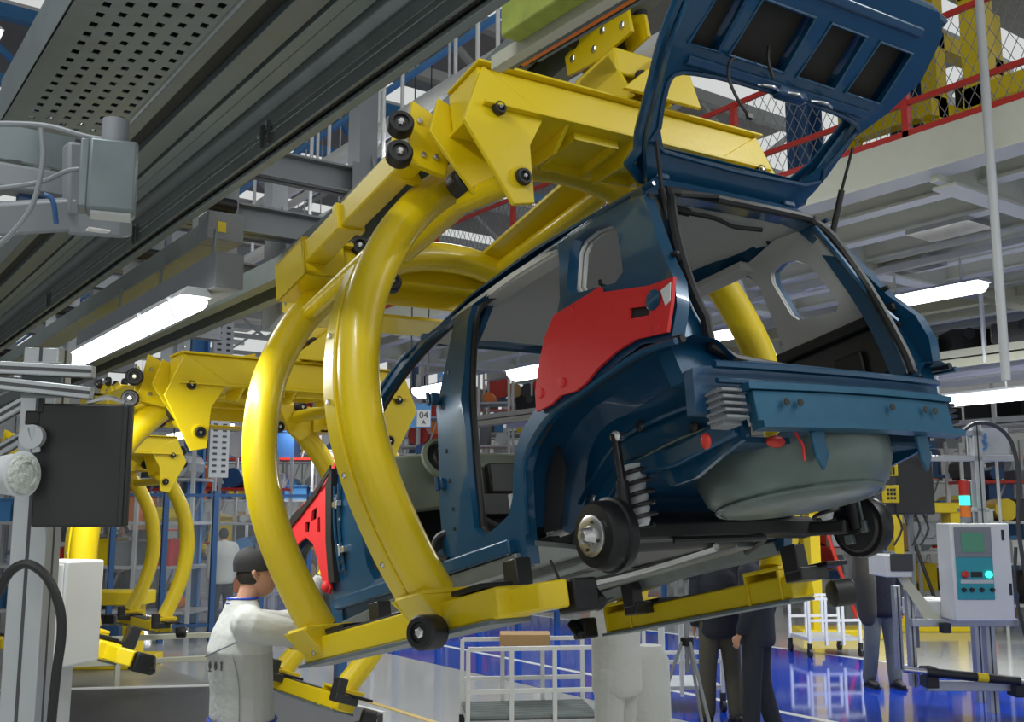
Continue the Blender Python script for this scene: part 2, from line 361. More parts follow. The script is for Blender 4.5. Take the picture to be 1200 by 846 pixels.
def side_panel(sg):
    f = lambda y, z: (sg * xside(z, y), y, z)
    o = MB().sheet(SIDE, [QW, RD, FD], f, lambda y, z: (-sg * .055, 0, -.02 if z > 1.45 else 0), .09).build('side_panel', M['blue'], car)
    # crease along the shoulder, sill moulding, seals round the openings
    b = MB()
    b.sweep([f(1.95, .885), f(1.5, .80)] if sg > 9 else [V(f(y, .27)) + V((sg * .012, 0, 0)) for y in (2.15, 1.8, 1.4, 1.0, .5)], [(-.02, -.03), (.02, -.03), (.02, .03), (-.02, .03)])
    b.build('sill_moulding', M['blue'], car, .008)
    MB().tube([V(f(y, z)) + V((-sg * .045, 0, 0)) for y, z in RD], .016, 8, True, sm=2).build('door_seal', M['black'], car)
    MB().tube([V(f(y, z)) + V((-sg * .06, 0, 0)) + V((0, (y - .4) * .06, (z - .9) * .05)) for y, z in RD], .007, 6, True, sm=2).build('door_seal_lip', M['alu'], car)
    MB().tube([V(f(y, z)) + V((-sg * .045, 0, 0)) for y, z in FD], .014, 8, True, sm=2).build('door_seal', M['black'], car)
    # inner window frame trim
    g = [(-.09 + (y + .09) * .93, 1.235 + (z - 1.235) * .93) for y, z in QW]
    MB().sheet([(-.09 + (y + .09) * 1.15, 1.235 + (z - 1.235) * 1.12) for y, z in QW], [g], lambda y, z: (sg * (xside(z, y) - .05), y, z), (-sg * .01, 0, 0), .09).build('window_trim', M['liner'], car)
    # drip channel on the roof rail
    MB().tube([(sg * (xside(z, y) + .004), y, z) for y, z in [(-.33, 1.455), (0, 1.475), (.5, 1.50), (1.0, 1.495), (1.35, 1.46), (1.6, 1.36), (1.85, 1.15), (2.02, .98)]], .009, 6, sm=3).build('roof_gutter', M['bluein'], car)
    return o
side_panel(-1); side_panel(1)
L = -1
# roof, headliner
def roofz(x, y): return interp(y, [-.26, 0, .5, 1.0, 1.3, 1.5], [1.52, 1.54, 1.575, 1.57, 1.53, 1.47]) - .12 * abs(x) ** 2.2
MB().sheet([(-.43, -.25), (.43, -.25), (.47, 1.42), (-.47, 1.42)], [], lambda x, y: (x, y, roofz(x, y) + .01), (0, 0, -.012), .12).build('roof_panel', M['blue'], car)
MB().sheet([(-.53, -.24), (.53, -.24), (.53, 1.36), (-.53, 1.36)], [], lambda x, y: (x, y, roofz(x, y) - .045 - (.8 * max(0, abs(x) - .42) ** 1.2)), (0, 0, .01), .09).build('headliner', M['liner'], car)
b = MB()
b.tube([(-.2, -.18, 1.455), (-.05, -.2, 1.44), (.1, -.16, 1.445), (.22, -.2, 1.43)], .010, 6, sm=4)
b.tube([(-.18, -.19, 1.45), (-.24, -.18, 1.46)], .018, 6)
b.build('roof_wiring', M['black'], car)
for x0, y0 in ((.05, .55), (-.15, .15)):
    MB().tube([(x0 - .1, y0, 1.48), (x0 - .09, y0, 1.455), (x0 + .09, y0 + .02, 1.455), (x0 + .1, y0 + .02, 1.48)], .009, 6, sm=3).build('grab_handle', M['dark'], car)
# windscreen frame
MB().tube([(-.52, 1.40, 1.46), (0, 1.47, 1.49), (.52, 1.40, 1.46)], .03, 8, sm=4).build('windscreen_header', M['blue'], car)
bx('cowl', M['bluein'], car, (-.68, 1.98, .86), (.68, 2.18, .94), .02)
# rear opening frame
def ry(z): return interp(z, [.4, .72, 1.0, 1.42, 1.52], [-.51, -.49, -.43, -.29, -.24])
RO = [(-.40, 1.535), (.40, 1.535), (.50, 1.46), (.565, 1.28), (.61, 1.06), (.69, .93), (.71, .78), (.68, .62), (-.68, .62), (-.71, .78), (-.69, .93), (-.61, 1.06), (-.565, 1.28), (-.50, 1.46)]
RI = [(-.34, 1.455), (-.41, 1.40), (-.49, 1.2), (-.54, 1.0), (-.53, .85), (-.46, .70), (.46, .67), (.51, .72), (.52, .85), (.51, 1.12), (.48, 1.36), (.42, 1.44), (.34, 1.465)]
MB().sheet(RO, [RI], lambda x, z: (x, ry(z) - .02 * math.cos(x * 2), z), (0, .07, 0), .09).build('rear_opening_frame', M['blue'], car)
MB().tube([(x, ry(z) - .035, z) for x, z in RI], .019, 8, True, sm=3).build('tailgate_seal', M['black'], car)
# dark strips beside the opening (left and right) that paint the lamp recess shade
for sg in (-1, 1):
    r = MB(); pth = [(sg * .47, -.30, 1.42), (sg * .515, -.36, 1.25), (sg * .575, -.42, 1.05), (sg * .63, -.46, .95)]
    r.sweep(pth, [(-.030, -.006), (.030, -.006), (.022, .02), (-.022, .02)], (0, 1, 0)).build('recess_shade', M['blackp'], car, .004)
    MB().tube([(sg * (abs(x) - .055 if abs(x) > .3 else 0), y - .012, z) for x, y, z in [(abs(p[0]), p[1], p[2]) for p in pth]], .012, 6, sm=3).build('recess_edge', M['blue'], car)
    for q in ((.59, 1.02, .022), (.62, .98, .016), (.575, 1.10, .012)):
        MB().lathe([(q[2], 0), (q[2] * .8, .03), (q[2] * .4, .035)], (sg * q[0], -.44, q[1]), (0, -1, 0), 10).build('lamp_connector', M['black'], car)
# interior trims seen through the rear opening
MB().sheet([(-.42, .98), (.14, 1.02), (.18, .76), (-.44, .77)], [], lambda y, z: (.60, y, z), (.03, 0, 0), .15).build('quarter_trim', M['blackp'], car, .01)
MB().sheet([(-.42, .98), (.10, 1.0), (.14, .77), (-.44, .78)], [], lambda y, z: (-.62, y, z), (-.03, 0, 0), .15).build('quarter_trim', M['blackp'], car, .01)
b = MB().box((.595, -.12, 1.0), (.06, .56, .05)).box((.585, -.2, .84), (.02, .14, .12)); b.build('trim_shelf', M['black'], car, .008)
bx('lamp_latch', M['black'], car, (-.49, -.40, 1.03), (-.45, -.36, 1.10), .006)
for sg in (-1, 1):
    MB().sheet([(-.40, .97), (.16, .99), (.13, 1.34), (.16, 1.44), (-.1, 1.46), (-.26, 1.44), (-.36, 1.25)], [[(-.09 + (y + .09) * .9, 1.235 + (z - 1.235) * .9) for y, z in QW]], lambda y, z: (sg * (xside(z, y) - .07), y, z), (-sg * .012, 0, 0), .07).build('pillar_trim', M['liner'], car)
    MB().sweep([(sg * .47, y, z) for y, z in ((.12, 1.435), (.6, 1.46), (1.0, 1.46), (1.3, 1.42))], [(-.05, -.02), (.04, -.03), (.05, .02), (-.05, .02)]).build('roof_side_trim', M['liner'], car, .008)
    MB().sweep([(sg * (xside(z) - .07), y, z) for y, z in ((.90, 1.46), (.905, 1.2), (.87, .95), (.85, .6))], [(-.04, -.015), (.04, -.015), (.04, .015), (-.04, .015)], (1, 0, 0)).build('centre_pillar_trim', M['bluein'], car, .005)
# floor pans
b = MB(); b.sheet([(-.70, .42), (.70, .42), (.68, 2.15), (-.68, 2.15)], [], lambda x, y: (x, y, .235 + .02 * math.cos(x * 9)), (0, 0, .02), .15)
b.build('floor_pan', M['under'], car)
for x in (-.34, .34): MB().sweep([(x, .35, .225), (x, 1.2, .205), (x, 2.1, .2)], [(-.05, -.03), (.05, -.03), (.065, .03), (-.065, .03)]).build('floor_rail', M['under'], car, .008)
MB().sweep([(0, .4, .28), (0, 2.1, .27)], [(-.09, -.05), (-.05, .05), (.05, .05), (.09, -.05)]).build('centre_tunnel', M['dark'], car, .01)
MB().tube([(.12, .3, .20), (.1, .9, .18), (-.05, 1.5, .18), (0, 2.0, .18)], .018, 8, sm=4).build('brake_pipe_cover', M['chrome'], car)
for sg in (-1, 1):
    MB().sweep([(sg * .71, .48, .21), (sg * .71, 1.2, .205), (sg * .71, 2.1, .15)], [(-.035, -.03), (.035, -.03), (.05, .03), (-.05, .03)]).build('sill_flange', M['under'], car, .006)
MB().sheet([(-.48, -.5), (.48, -.5), (.48, .42), (-.48, .42)], [], lambda x, y: (x, y, interp(y, [-.5, -.1, .3, .42], [.42, .44, .40, .25])), (0, 0, .02), .12).build('rear_floor', M['bluein'], car)
# spare wheel tub
tb = MB().lathe([(.36, .0), (.355, -.07), (.33, -.14), (.27, -.185), (.12, -.195), (.0001, -.2)], (.02, -.26, .44), (0, 0, 1), 32).build('spare_wheel_tub', M['tub'], car)
MB().tube([(.30 * math.cos(a) + .02, .30 * math.sin(a) - .26, .272) for a in [i * math.pi / 12 for i in range(24)]], .010, 6, True).build('pressed_ring', M['tub'], tb)
# wheelhouses
ARC = [(.42, .30), (.39, .42), (.36, .53), (.30, .61), (.20, .67), (.10, .70), (-.05, .715), (-.26, .74), (-.40, .75), (-.56, .73)]
for sg in (-1, 1):
    b = MB(); n = len(ARC)
    ps = []
    for k, (xx, dz, dy) in enumerate(((.745, 0, 0), (.66, .03, .02), (.56, .02, .02), (.49, -.04, -.03))):
        ps += [(sg * xx, y + dy * (1 if y > 0 else 0), z + dz) for y, z in ARC]
    b.add(ps, [(k * n + i, k * n + i + 1, (k + 1) * n + i + 1, (k + 1) * n + i) for k in range(3) for i in range(n - 1)])
    b.build('wheelhouse', M['blackp'] if False else M['bluein'], car)
    IW = [(.45, .24), (.42, .45), (.30, .6), (.1, .68), (-.2, .72), (-.52, .70), (-.53, .42), (-.25, .36), (-.12, .36), (-.05, .46), (.1, .47), (.16, .36), (.24, .25)]
    MB().sheet(IW, [], lambda y, z: (sg * (.485 + .02 * math.sin(y * 9)), y, z), (-sg * .02, 0, 0), .09).build('inner_wing', M['blue'], car)
    MB().sheet([(.44, .31), (.34, .30), (.26, .52), (.28, .61), (.37, .52)], [], lambda y, z: (sg * (.64 - .1 * (y < .25)), y, z), (-sg * .015, 0, 0), .07).build('wheelhouse_liner', M['black'], car)
    MB().sweep([(sg * .47, .38, .30), (sg * .47, .1, .47), (sg * .47, -.2, .45), (sg * .49, -.52, .47)], [(-.04, -.035), (.04, -.035), (.04, .035), (-.04, .035)]).build('chassis_leg', M['blue'], car, .01)
    MB().tube([(sg * (xside(z) - .01), y, z) for y, z in ARC], .012, 6, sm=2).build('arch_lip', M['blue'], car)
    MB().tube([(sg * .715, y, z + .012) for y, z in ARC[3:]], .014, 6, sm=2).build('arch_flange', M['black'], car)
    for (y, z) in ((-.05, .60), (-.32, .52), (.1, .52), (.28, .40)):
        MB().lathe([(.022, 0), (.022, .004), (.012, .012)], (sg * .5, y, z), (sg, 0, 0), 10).build('body_plug', M['chrome'] if y > 0 else M['black'], car)
# rear crossmember, bumper beam, crash boxes
MB().sheet([(-.70, .50), (.60, .50), (.60, .64), (.52, .68), (-.42, .69), (-.68, .65)], [], lambda x, z: (x, -.53 - .03 * math.cos(x * 1.8), z), (0, .04, 0), .09).build('rear_crossmember', M['bluein'], car, .006)
for z, r in ((.655, .014), (.60, .010)):
    MB().tube([(x, -.565 - .03 * math.cos(x * 1.8), z) for x in (-.62, -.4, 0, .3, .56)], r, 6, sm=3).build('pressed_rib', M['blue'], car)
bb = empty('bumper_beam'); bb.parent = car
pr = [(-.05, -.022), (-.018, -.022), (-.012, -.006), (.012, -.006), (.018, -.022), (.05, -.022), (.052, .02), (-.052, .02)]
def bp(x, z=.50): return (x, -.60 - .05 * math.cos(x * 1.9), z)
MB().sweep([bp(x) for x in (-.54, -.35, -.15, .05, .25, .38, .48)], [(b_, -a_) for b_, a_ in [(q[1], q[0]) for q in pr]], (0, 0, 1)).build('beam_channel', M['bluebeam'], bb, .004)
MB().sweep([bp(x, .565) for x in (-.56, -.2, .1, .3, .50)], [(-.012, -.012), (.03, -.012), (.03, .01), (-.012, .01)]).build('upper_flange', M['bluebeam'], bb)
MB().sweep([bp(x, .437) for x in (-.54, -.2, .1, .3, .52)], [(-.015, -.012), (.04, -.012), (.04, .01), (-.015, .01)]).build('lower_flange', M['bluebeam'], bb)
for x in (-.42, -.36, .30, .36, .1):
    MB().lathe([(.013, 0), (.013, .003)], (x, -.60 - .05 * math.cos(x * 1.9) - .033, .51), (0, -1, 0), 10).build('beam_hole', M['slot'], bb)
for x in (-.26, .30):
    MB().sweep([(x, -.63, .43), (x + .01, -.62, .36), (x + .05, -.60, .33)], [(-.035, -.006), (.035, -.006), (.035, .006), (-.035, .006)], (0, 1, 0)).build('tow_bracket', M['bluebeam'], bb, .004)
for x in (-.60, .53):
    b = MB()
    for k in range(5): b.box((x, -.575, .47 + k * .022), (.10, .09, .010))
    b.box((x, -.56, .51), (.08, .06, .12)); b.build('crash_box', M['grey'] if x < 0 else M['darkm'], car, .002)
MB().sphere((-.64, -.50, .42), .022, 8, (.6, 1, 1.2)).build('towing_eye_cap', M['redpaint'], car)
MB().sphere((-.34, -.52, .42), .035, 8, (1.2, .6, .6)).build('towing_eye_cap', M['redpaint'], car)
MB().tube([(-.34, -.60, .45), (-.33, -.62, .38), (-.34, -.62, .33)], .004, 5).build('hanging_tag', M['red'], car)
# rear suspension
for sg in (-1, 1):
    c = V((sg * .70, 0, .215))
    ax = (-1, 0, 0) if sg < 0 else (1, 0, 0)
    d = MB().lathe([(.04, -.05), (.128, -.05), (.132, -.035), (.132, -.015), (.122, -.01), (.120, .035), (.108, .052), (.06, .055), (.06, .062), (.03, .066)], c, ax, 36).build('brake_drum', M['darkm'], car)
    MB().lathe([(.072, .057), (.072, .064), (.066, .067), (.035, .067), (.03, .075), (.028, .095), (.02, .105), (.001, .108)], c, ax, 24).build('hub', M['chrome'], d)
    for k in range(4):
        a = k * math.pi / 2 + .5; p = c + V((sg * .066, .05 * math.cos(a), .05 * math.sin(a)))
        MB().lathe([(.006, 0), (.006, .006)], p, ax, 8).build('stud_hole', M['slot'], d)
    if sg > 0:
        MB().lathe([(.11, -.052), (.10, -.062), (.04, -.064), (.035, -.075), (.001, -.075)], c, ax, 24).build('backing_plate', M['blackp'], d); MB().box(c + V((-.07, .03, -.05)), (.03, .04, .04)).box(c + V((-.068, -.05, -.01)), (.02, .03, .05)).build('wheel_cylinder', M['galv'], d, .004)
        MB().box(c + V((-.066, -.03, .045)), (.012, .05, .11)).build('brake_bracket', M['galv'], d, .004)
    MB().sweep([(sg * .60, .0, .215), (sg * .58, .18, .24), (sg * .52, .38, .27)], [(-.035, -.03), (.035, -.03), (.035, .03), (-.035, .03)]).build('trailing_arm', M['black'], car, .012)
    cx_ = sg * .50
    sp = []
    for k in range(0, 81): a = k * math.pi * 2 * 5 / 80; sp.append((cx_ + .052 * math.cos(a), .02 + .052 * math.sin(a), .25 + k * .0026))
    MB().tube(sp, .0085, 7).build('coil_spring', M['black'], car)
    MB().lathe([(.02, .25), (.03, .27), (.025, .29), (.035, .31), (.028, .33), (.036, .35), (.03, .38), (.038, .42), (.05, .47)], (cx_, .02, 0), (0, 0, 1), 16).build('bump_stop', M['greyl'], car)
    sh = MB().cyl((sg * .62, -.02, .20), (sg * .61, -.03, .40), .024).cyl((sg * .61, -.03, .40), (sg * .60, -.02, .575), .016); sh.build('shock_absorber', M['darkm'], car)
    MB().lathe([(.022, 0), (.022, .03), (.012, .034)], (sg * .58, -.02, .565), (-abs(1) * 1, -.3, 0), 10).build('shock_mount', M['chrome'], car)
MB().sweep([(-.60, .20, .245), (-.4, .24, .26), (0, .26, .265), (.4, .24, .26), (.60, .20, .245)], [(-.05, -.035), (.05, -.035), (.05, .03), (0, .055), (-.05, .03)]).build('torsion_beam', M['black'], car, .01)
bx('fuel_tank', M['blackp'], car, (-.42, .30, .20), (.30, .86, .36), .04)
MB().tube([(-.2, .2, .22), (.1, .1, .2), (.3, .2, .21), (.5, .5, .20)], .014, 8, sm=4).build('hose', M['black'], car)
MB().tube([(-.62, .45, .2), (-.55, .5, .12), (-.55, .5, .08)], .006, 6, sm=3).build('hanging_clip', M['black'], car)
# red protective cover on the rear quarter
RC = [(.07, 1.06), (-.08, 1.075), (-.165, 1.085), (-.18, 1.055), (-.25, 1.035), (-.42, .985), (-.545, .965), (-.54, .87), (-.52, .775), (-.37, .805), (-.27, .795), (-.17, .765), (-.11, .735), (-.05, .722), (.04, .732), (.10, .715), (.19, .715), (.185, .79), (.14, .89), (.10, .98)]
rc = MB().sheet(RC, [[(-.34, .93), (-.43, .905), (-.43, .87), (-.335, .89)]], lambda y, z: (-xside(z, y) - .022, y, z), (.014, 0, 0), .06).build('rear_quarter_cover', M['red'], car, label='red protective cover panel over the rear quarter')
MB().sheet([(-.335, .935), (-.435, .91), (-.435, .865), (-.33, .885)], [], lambda y, z: (-xside(z, y) - .010, y, z), (.004, 0, 0), .1).build('cover_slot', M['black'], rc)
MB().lathe([(.036, 0), (.036, .004), (.03, .006)], (-xside(.9, -.5) - .023, -.455, .915), (-1, 0, .1), 20).build('fuel_cap_window', M['blue'], rc)
MB().sheet([(-.49, .935), (-.54, .945), (-.538, .88), (-.515, .87)], [], lambda y, z: (-xside(z, y) - .026, y, z), (.003, 0, 0), .1).build('cover_label', M['white'], rc)
for y, z in ((.15, .775), (-.02, 1.04), (.02, .775), (-.47, .81)):
    MB().lathe([(.02, 0), (.019, .004), (.012, .006), (.001, .004)], (-xside(z, y) - .022, y, z), (-1, 0, 0), 14).build('cover_fastener', M['red'], rc)
# red cover on the front wing
FC = [(2.02, 1.0), (2.2, .93), (2.35, .87), (2.55, .84), (2.68, .80), (2.75, .70), (2.66, .62), (2.55, .66), (2.45, .67), (2.36, .62), (2.31, .52), (2.26, .38), (2.20, .33), (2.17, .36), (2.19, .6), (2.12, .86)]
fc = MB().sheet(FC, [[(2.27, .80), (2.34, .79), (2.36, .74), (2.29, .74)], [(2.24, .74), (2.27, .74), (2.29, .67), (2.25, .66)], [(2.38, .74), (2.44, .75), (2.45, .70), (2.40, .69)]], lambda y, z: (-.775 + .02 * (z > .9), y, z), (.014, 0, 0), .07).build('front_wing_cover', M['red'], car, label='red protective cover over the front wing with small slots')
MB().sheet([(2.04, .97), (2.22, .90), (2.4, .85), (2.6, .82), (2.7, .77), (2.68, .75), (2.5, .79), (2.25, .86), (2.05, .94)], [], lambda y, z: (-.786, y, z), (.008, 0, 0), .07).build('cover_edge_strip', M['black'], fc)
MB().sphere((-.78, 2.22, .37), .03, 8, (.7, 1, 1)).build('cover_clip', M['red'], fc)
# front wing and inner structure
WN = [(2.0, .96), (2.3, .87), (2.6, .80), (2.72, .72), (2.62, .60), (2.5, .65), (2.4, .63), (2.33, .52), (2.28, .36), (2.24, .2), (2.12, .16), (2.1, .6)]
MB().sheet(WN, [], lambda y, z: (-.745, y, z), (.03, 0, 0), .09).build('front_wing', M['blue'], car)
MB().tube([(-.72, y, z) for y, z in [(2.24, .22), (2.3, .45), (2.38, .6), (2.5, .645), (2.62, .6), (2.7, .5)]], .02, 8, sm=3).build('front_arch_liner', M['blackp'], car)
bx('engine_bay_wall', M['blackp'], car, (-.68, 2.0, .2), (.68, 2.12, .85), .02)
bx('front_subframe', M['black'], car, (-.62, 2.12, .16), (.62, 2.7, .42), .05)
MB().sheet([(1.93, .93), (1.86, .78), (1.84, .34), (2.0, .34), (2.05, .9)], [], lambda y, z: (-.66, y, z), (.02, 0, 0), .12).build('door_gap_shade', M['blackp'], car)  # black sheet painting the darkness inside the front door opening
for z in (.76, .52):
    MB().box((-.775, 2.02 - (.76 - z) * .15, z), (.03, .06, .03)).cyl((-.79, 2.0, z - .03), (-.79, 2.0, z + .03), .008).build('door_hinge', M['chrome'], car, .003)
for z in (1.0, .62):
    MB().box((-.76, .955, z), (.04, .035, .045)).cyl((-.785, .965, z - .03), (-.785, .965, z + .03), .01).build('door_hinge', M['bluein'], car, .004)
MB().tube([(-.74, .99, .42), (-.77, 1.04, .40), (-.78, 1.06, .33), (-.75, 1.0, .30)], .016, 8, sm=4).build('door_cable_boot', M['black'], car)
MB().sheet([(2.03, .95), (2.12, .89), (2.17, .6), (2.17, .38), (2.10, .38), (2.10, .6), (2.06, .8)], [], lambda y, z: (-.785, y, z), (.03, 0, 0), .09).build('wing_gap_shade', M['black'], car)  # black sheet laid over the wing, painting the shade of a gap
for yy in (1.99, 2.04): MB().tube([(-.768, yy, .86), (-.772, yy + .03, .65), (-.765, yy + .02, .42)], .009, 6, sm=4).build('pillar_bead', M['bluein'], car)
for z in (.80, .68, .58, .46, .42): MB().lathe([(.011, 0), (.009, .004)], (-.772, 2.015, z), (-1, 0, 0), 10).build('body_plug', M['chrome'] if z > .6 else M['black'], car)  # the bright plugs are added to give the pillar its glints
for (y, z) in ((.90, .50), (.90, .62), (.905, .75), (.92, .95), (.93, 1.12), (.915, .42)): MB().lathe([(.010, 0), (.008, .004)], (-xside(z) - .001, y, z), (-1, 0, 0), 8).build('body_plug', M['black'], car)
MB().tube([(-.50, y, z) for y, z in ((.38, .40), (.1, .57), (-.2, .60), (-.5, .58))], .010, 6, sm=4).build('inner_wing_bead', M['blue'], car)
MB().tube([(-.505, y, z) for y, z in ((.0, .48), (-.25, .50), (-.52, .49))], .006, 6, sm=3).build('inner_wing_seam', M['tub'], car)
# dashboard and cross car beam
db = MB().sweep([(-.64, 1.80, .84), (-.3, 1.74, .86), (.2, 1.74, .86), (.64, 1.80, .84)], [(-.16, -.16), (.05, -.20), (.09, 0), (.05, .10), (-.14, .12)]).build('dashboard', M['dash'], car, .02)
for x in (-.36, .40):
    MB().lathe([(.115, 0), (.115, .02), (.095, .03), (.09, .01), (.001, .01)], (x, 1.63, .90), (0, -1, .25), 24).build('instrument_ring', M['dash'], db)
    MB().lathe([(.088, .012), (.06, .02), (.05, .035), (.001, .035)], (x, 1.63, .90), (0, -1, .25), 24).build('instrument_hole', M['black'], db)
MB().box((.02, 1.62, .80), (.24, .05, .16)).box((-.1, 1.64, .66), (.5, .1, .12)).build('centre_console', M['black'], db, .01)
MB().cyl((-.36, 1.72, .84), (-.36, 1.40, .94), .032).lathe([(.06, 0), (.065, .05), (.03, .08)], (-.36, 1.44, .92), (0, -1, .3), 16).build('steering_column', M['blackp'], car)
MB().tube([(.0, 1.6, .7), (.1, 1.45, .62), (.02, 1.35, .5), (.15, 1.2, .4)], .012, 6, sm=4).tube([(-.3, 1.5, .6), (-.2, 1.3, .45), (-.1, 1.2, .32)], .016, 6, sm=4).build('wiring_loom', M['black'], car)
MB().box((-.05, 1.3, .36), (.18, .5, .14)).cyl((-.05, 1.35, .42), (-.05, 1.30, .56), .015).build('gear_tower', M['blackp'], car, .02)
MB().cyl((-.42, .9, .44), (-.42, .9, .56), .045).build('reservoir_bottle', M['greyl'], car)
bx('door_sill_trim', M['black'], car, (-.66, .5, .30), (-.58, 1.9, .36), .01)
bx('seat_rail', M['darkm'], car, (-.5, .6, .28), (-.45, 1.4, .32)); bx('carpet_pad', M['dark'], car, (-.6, .45, .265), (.6, 2.0, .285))
# open tailgate
TG = Matrix.Translation((0, 0, 0))
tg = empty('tailgate'); tg.parent = car
TP = [(0, -.22, 1.525), (.17, -.36, 1.645), (.36, -.515, 1.765), (.55, -.69, 1.835), (.70, -.82, 1.90), (.86, -.948, 2.0), (1.05, -1.1, 2.12)]
def tgp(x, s, o=0):
    y = interp(s, [t[0] for t in TP], [t[1] for t in TP]); z = interp(s, [t[0] for t in TP], [t[2] for t in TP])
    c = .03 * math.cos(x * 1.9)
    return (x, y + .65 * (o + c), z + .75 * (o + c))
TO = [(-.41, 0), (.41, 0), (.47, .10), (.50, .17), (.54, .36), (.60, .50), (.64, .68), (.62, .86), (.54, .93), (-.54, .93), (-.62, .86), (-.64, .68), (-.60, .50), (-.54, .36), (-.50, .17), (-.47, .10)]
TH = [(-.39, .12), (.39, .12), (.455, .20), (.50, .34), (.50, .40), (.42, .425), (.2, .44), (-.2, .44), (-.42, .425), (-.50, .40), (-.50, .34), (-.455, .20)]
cut = [[(x0, .53), (x1, .53), (x1 - .01, .76), (x0 + .01, .76)] for x0, x1 in ((-.54, -.39), (-.34, -.04), (.03, .25), (.31, .52))]
MB().sheet(TO, [TH] + cut, lambda x, s: tgp(x, s), lambda x, s: (0, -.016, -.018), .09).build('tailgate_inner_panel', M['blue'], tg)
MB().sheet(TO, [TH], lambda x, s: tgp(x, s, .05), lambda x, s: (0, .006, .008), .09).build('tailgate_outer_skin', M['blue'], tg)
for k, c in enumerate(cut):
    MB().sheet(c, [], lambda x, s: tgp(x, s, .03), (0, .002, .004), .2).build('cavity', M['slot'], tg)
    MB().tube([V(tgp(x, s)) + V((0, -.018, -.02)) for x, s in c], .008, 6, True, sm=1).build('pressing_rim', M['blue'], tg)
rim = [(x, s) for x, s in TO]
MB().tube([V(tgp(x, s, .03)) for x, s in rim], .022, 8, True, sm=2).build('tailgate_edge', M['blue'], tg)
MB().tube([V(tgp(x * 1.02, s, .0)) + V((0, -.02, -.02)) for x, s in TH], .010, 6, True, sm=2).build('glass_rebate', M['bluein'], tg)
for s in (.47, .84):
    MB().sweep([V(tgp(x, s)) + V((0, -.018, -.02)) for x in (-.5, -.25, 0, .25, .5)], [(-.025, -.01), (.025, -.01), (.015, .012), (-.015, .012)], (0, -1, -1)).build('pressed_rib', M['bluein'], tg, .004)
MB().box(V(tgp(.05, .46)) + V((0, -.02, -.03)), (.16, .05, .05)).build('lock_plate', M['bluein'], tg, .01)
for x in (-.14, .0, .16): MB().tube([V(tgp(x, .46)) + V((0, -.03, -.04)), V(tgp(x + .05, .48)) + V((0, -.04, -.06)), V(tgp(x + .12, .46)) + V((0, -.03, -.04))], .006, 6, sm=3).build('latch_wire', M['chrome'], tg)
MB().tube([(-.26, -.66, 1.84), (-.34, -.68, 1.80), (-.37, -.68, 1.72), (-.35, -.68, 1.64), (-.31, -.68, 1.58)], .006, 6, sm=4).build('hanging_cable', M['black'], tg)
MB().box((-.305, -.68, 1.575), (.025, .015, .02)).build('cable_plug', M['black'], tg)
MB().tube([(-.16, -.72, 1.88), (-.17, -.71, 1.82), (-.15, -.70, 1.76)], .008, 6, sm=4).build('hanging_cable', M['black'], tg)
MB().tube([(-.43, -.31, 1.42), (-.46, -.36, 1.62)], .010, 6).cyl((-.45, -.34, 1.30), (-.43, -.31, 1.45), .014).build('gas_strut', M['black'], car)
MB().tube([(.50, -.32, 1.40), (.535, -.50, 1.72)], .007, 6).cyl((.50, -.32, 1.38), (.518, -.41, 1.56), .013).box((.50, -.31, 1.39), (.05, .05, .05)).build('gas_strut', M['black'], car)
for x in (-.42, .42): MB().box((x * .85, -.235, 1.545), (.07, .06, .03)).build('tailgate_hinge', M['bluein'], car, .008)
# ------------------------------------------------------------------ the yellow overhead carriers (same local frame as the car)
XC = -.10
RING = [(-1.03, .12), (-1.12, .30), (-1.215, .55), (-1.265, .80), (-1.265, 1.02), (-1.22, 1.26), (-1.13, 1.47), (-.99, 1.68), (-.80, 1.86), (-.58, 1.99), (-.35, 2.08), (XC, 2.11)]
RING = RING + [(2 * XC - x, z) for x, z in RING[-2::-1]]
YR = (.65, 1.75)
def roller(c, ax, r=.05, wd=.075):
    o = MB().lathe([(r * .55, -.004), (r * .8, 0), (r, .012), (r, wd - .012), (r * .86, wd), (r * .6, wd), (r * .55, wd - .012), (.001, wd - .012)], c, ax, 24).build('guide_roller', M['black'], car_)
    c = V(c); ax = V(ax).normalized()
    MB().lathe([(r * .32, wd - .012), (r * .32, wd), (r * .2, wd + .006), (.001, wd + .006)], c, ax, 6).build('axle_nut', M['chrome'], o)
    return o
def plate(poly, vec, name='gusset_plate'): return MB().prism(poly, vec).build(name, M['yellow'], car_, .004)
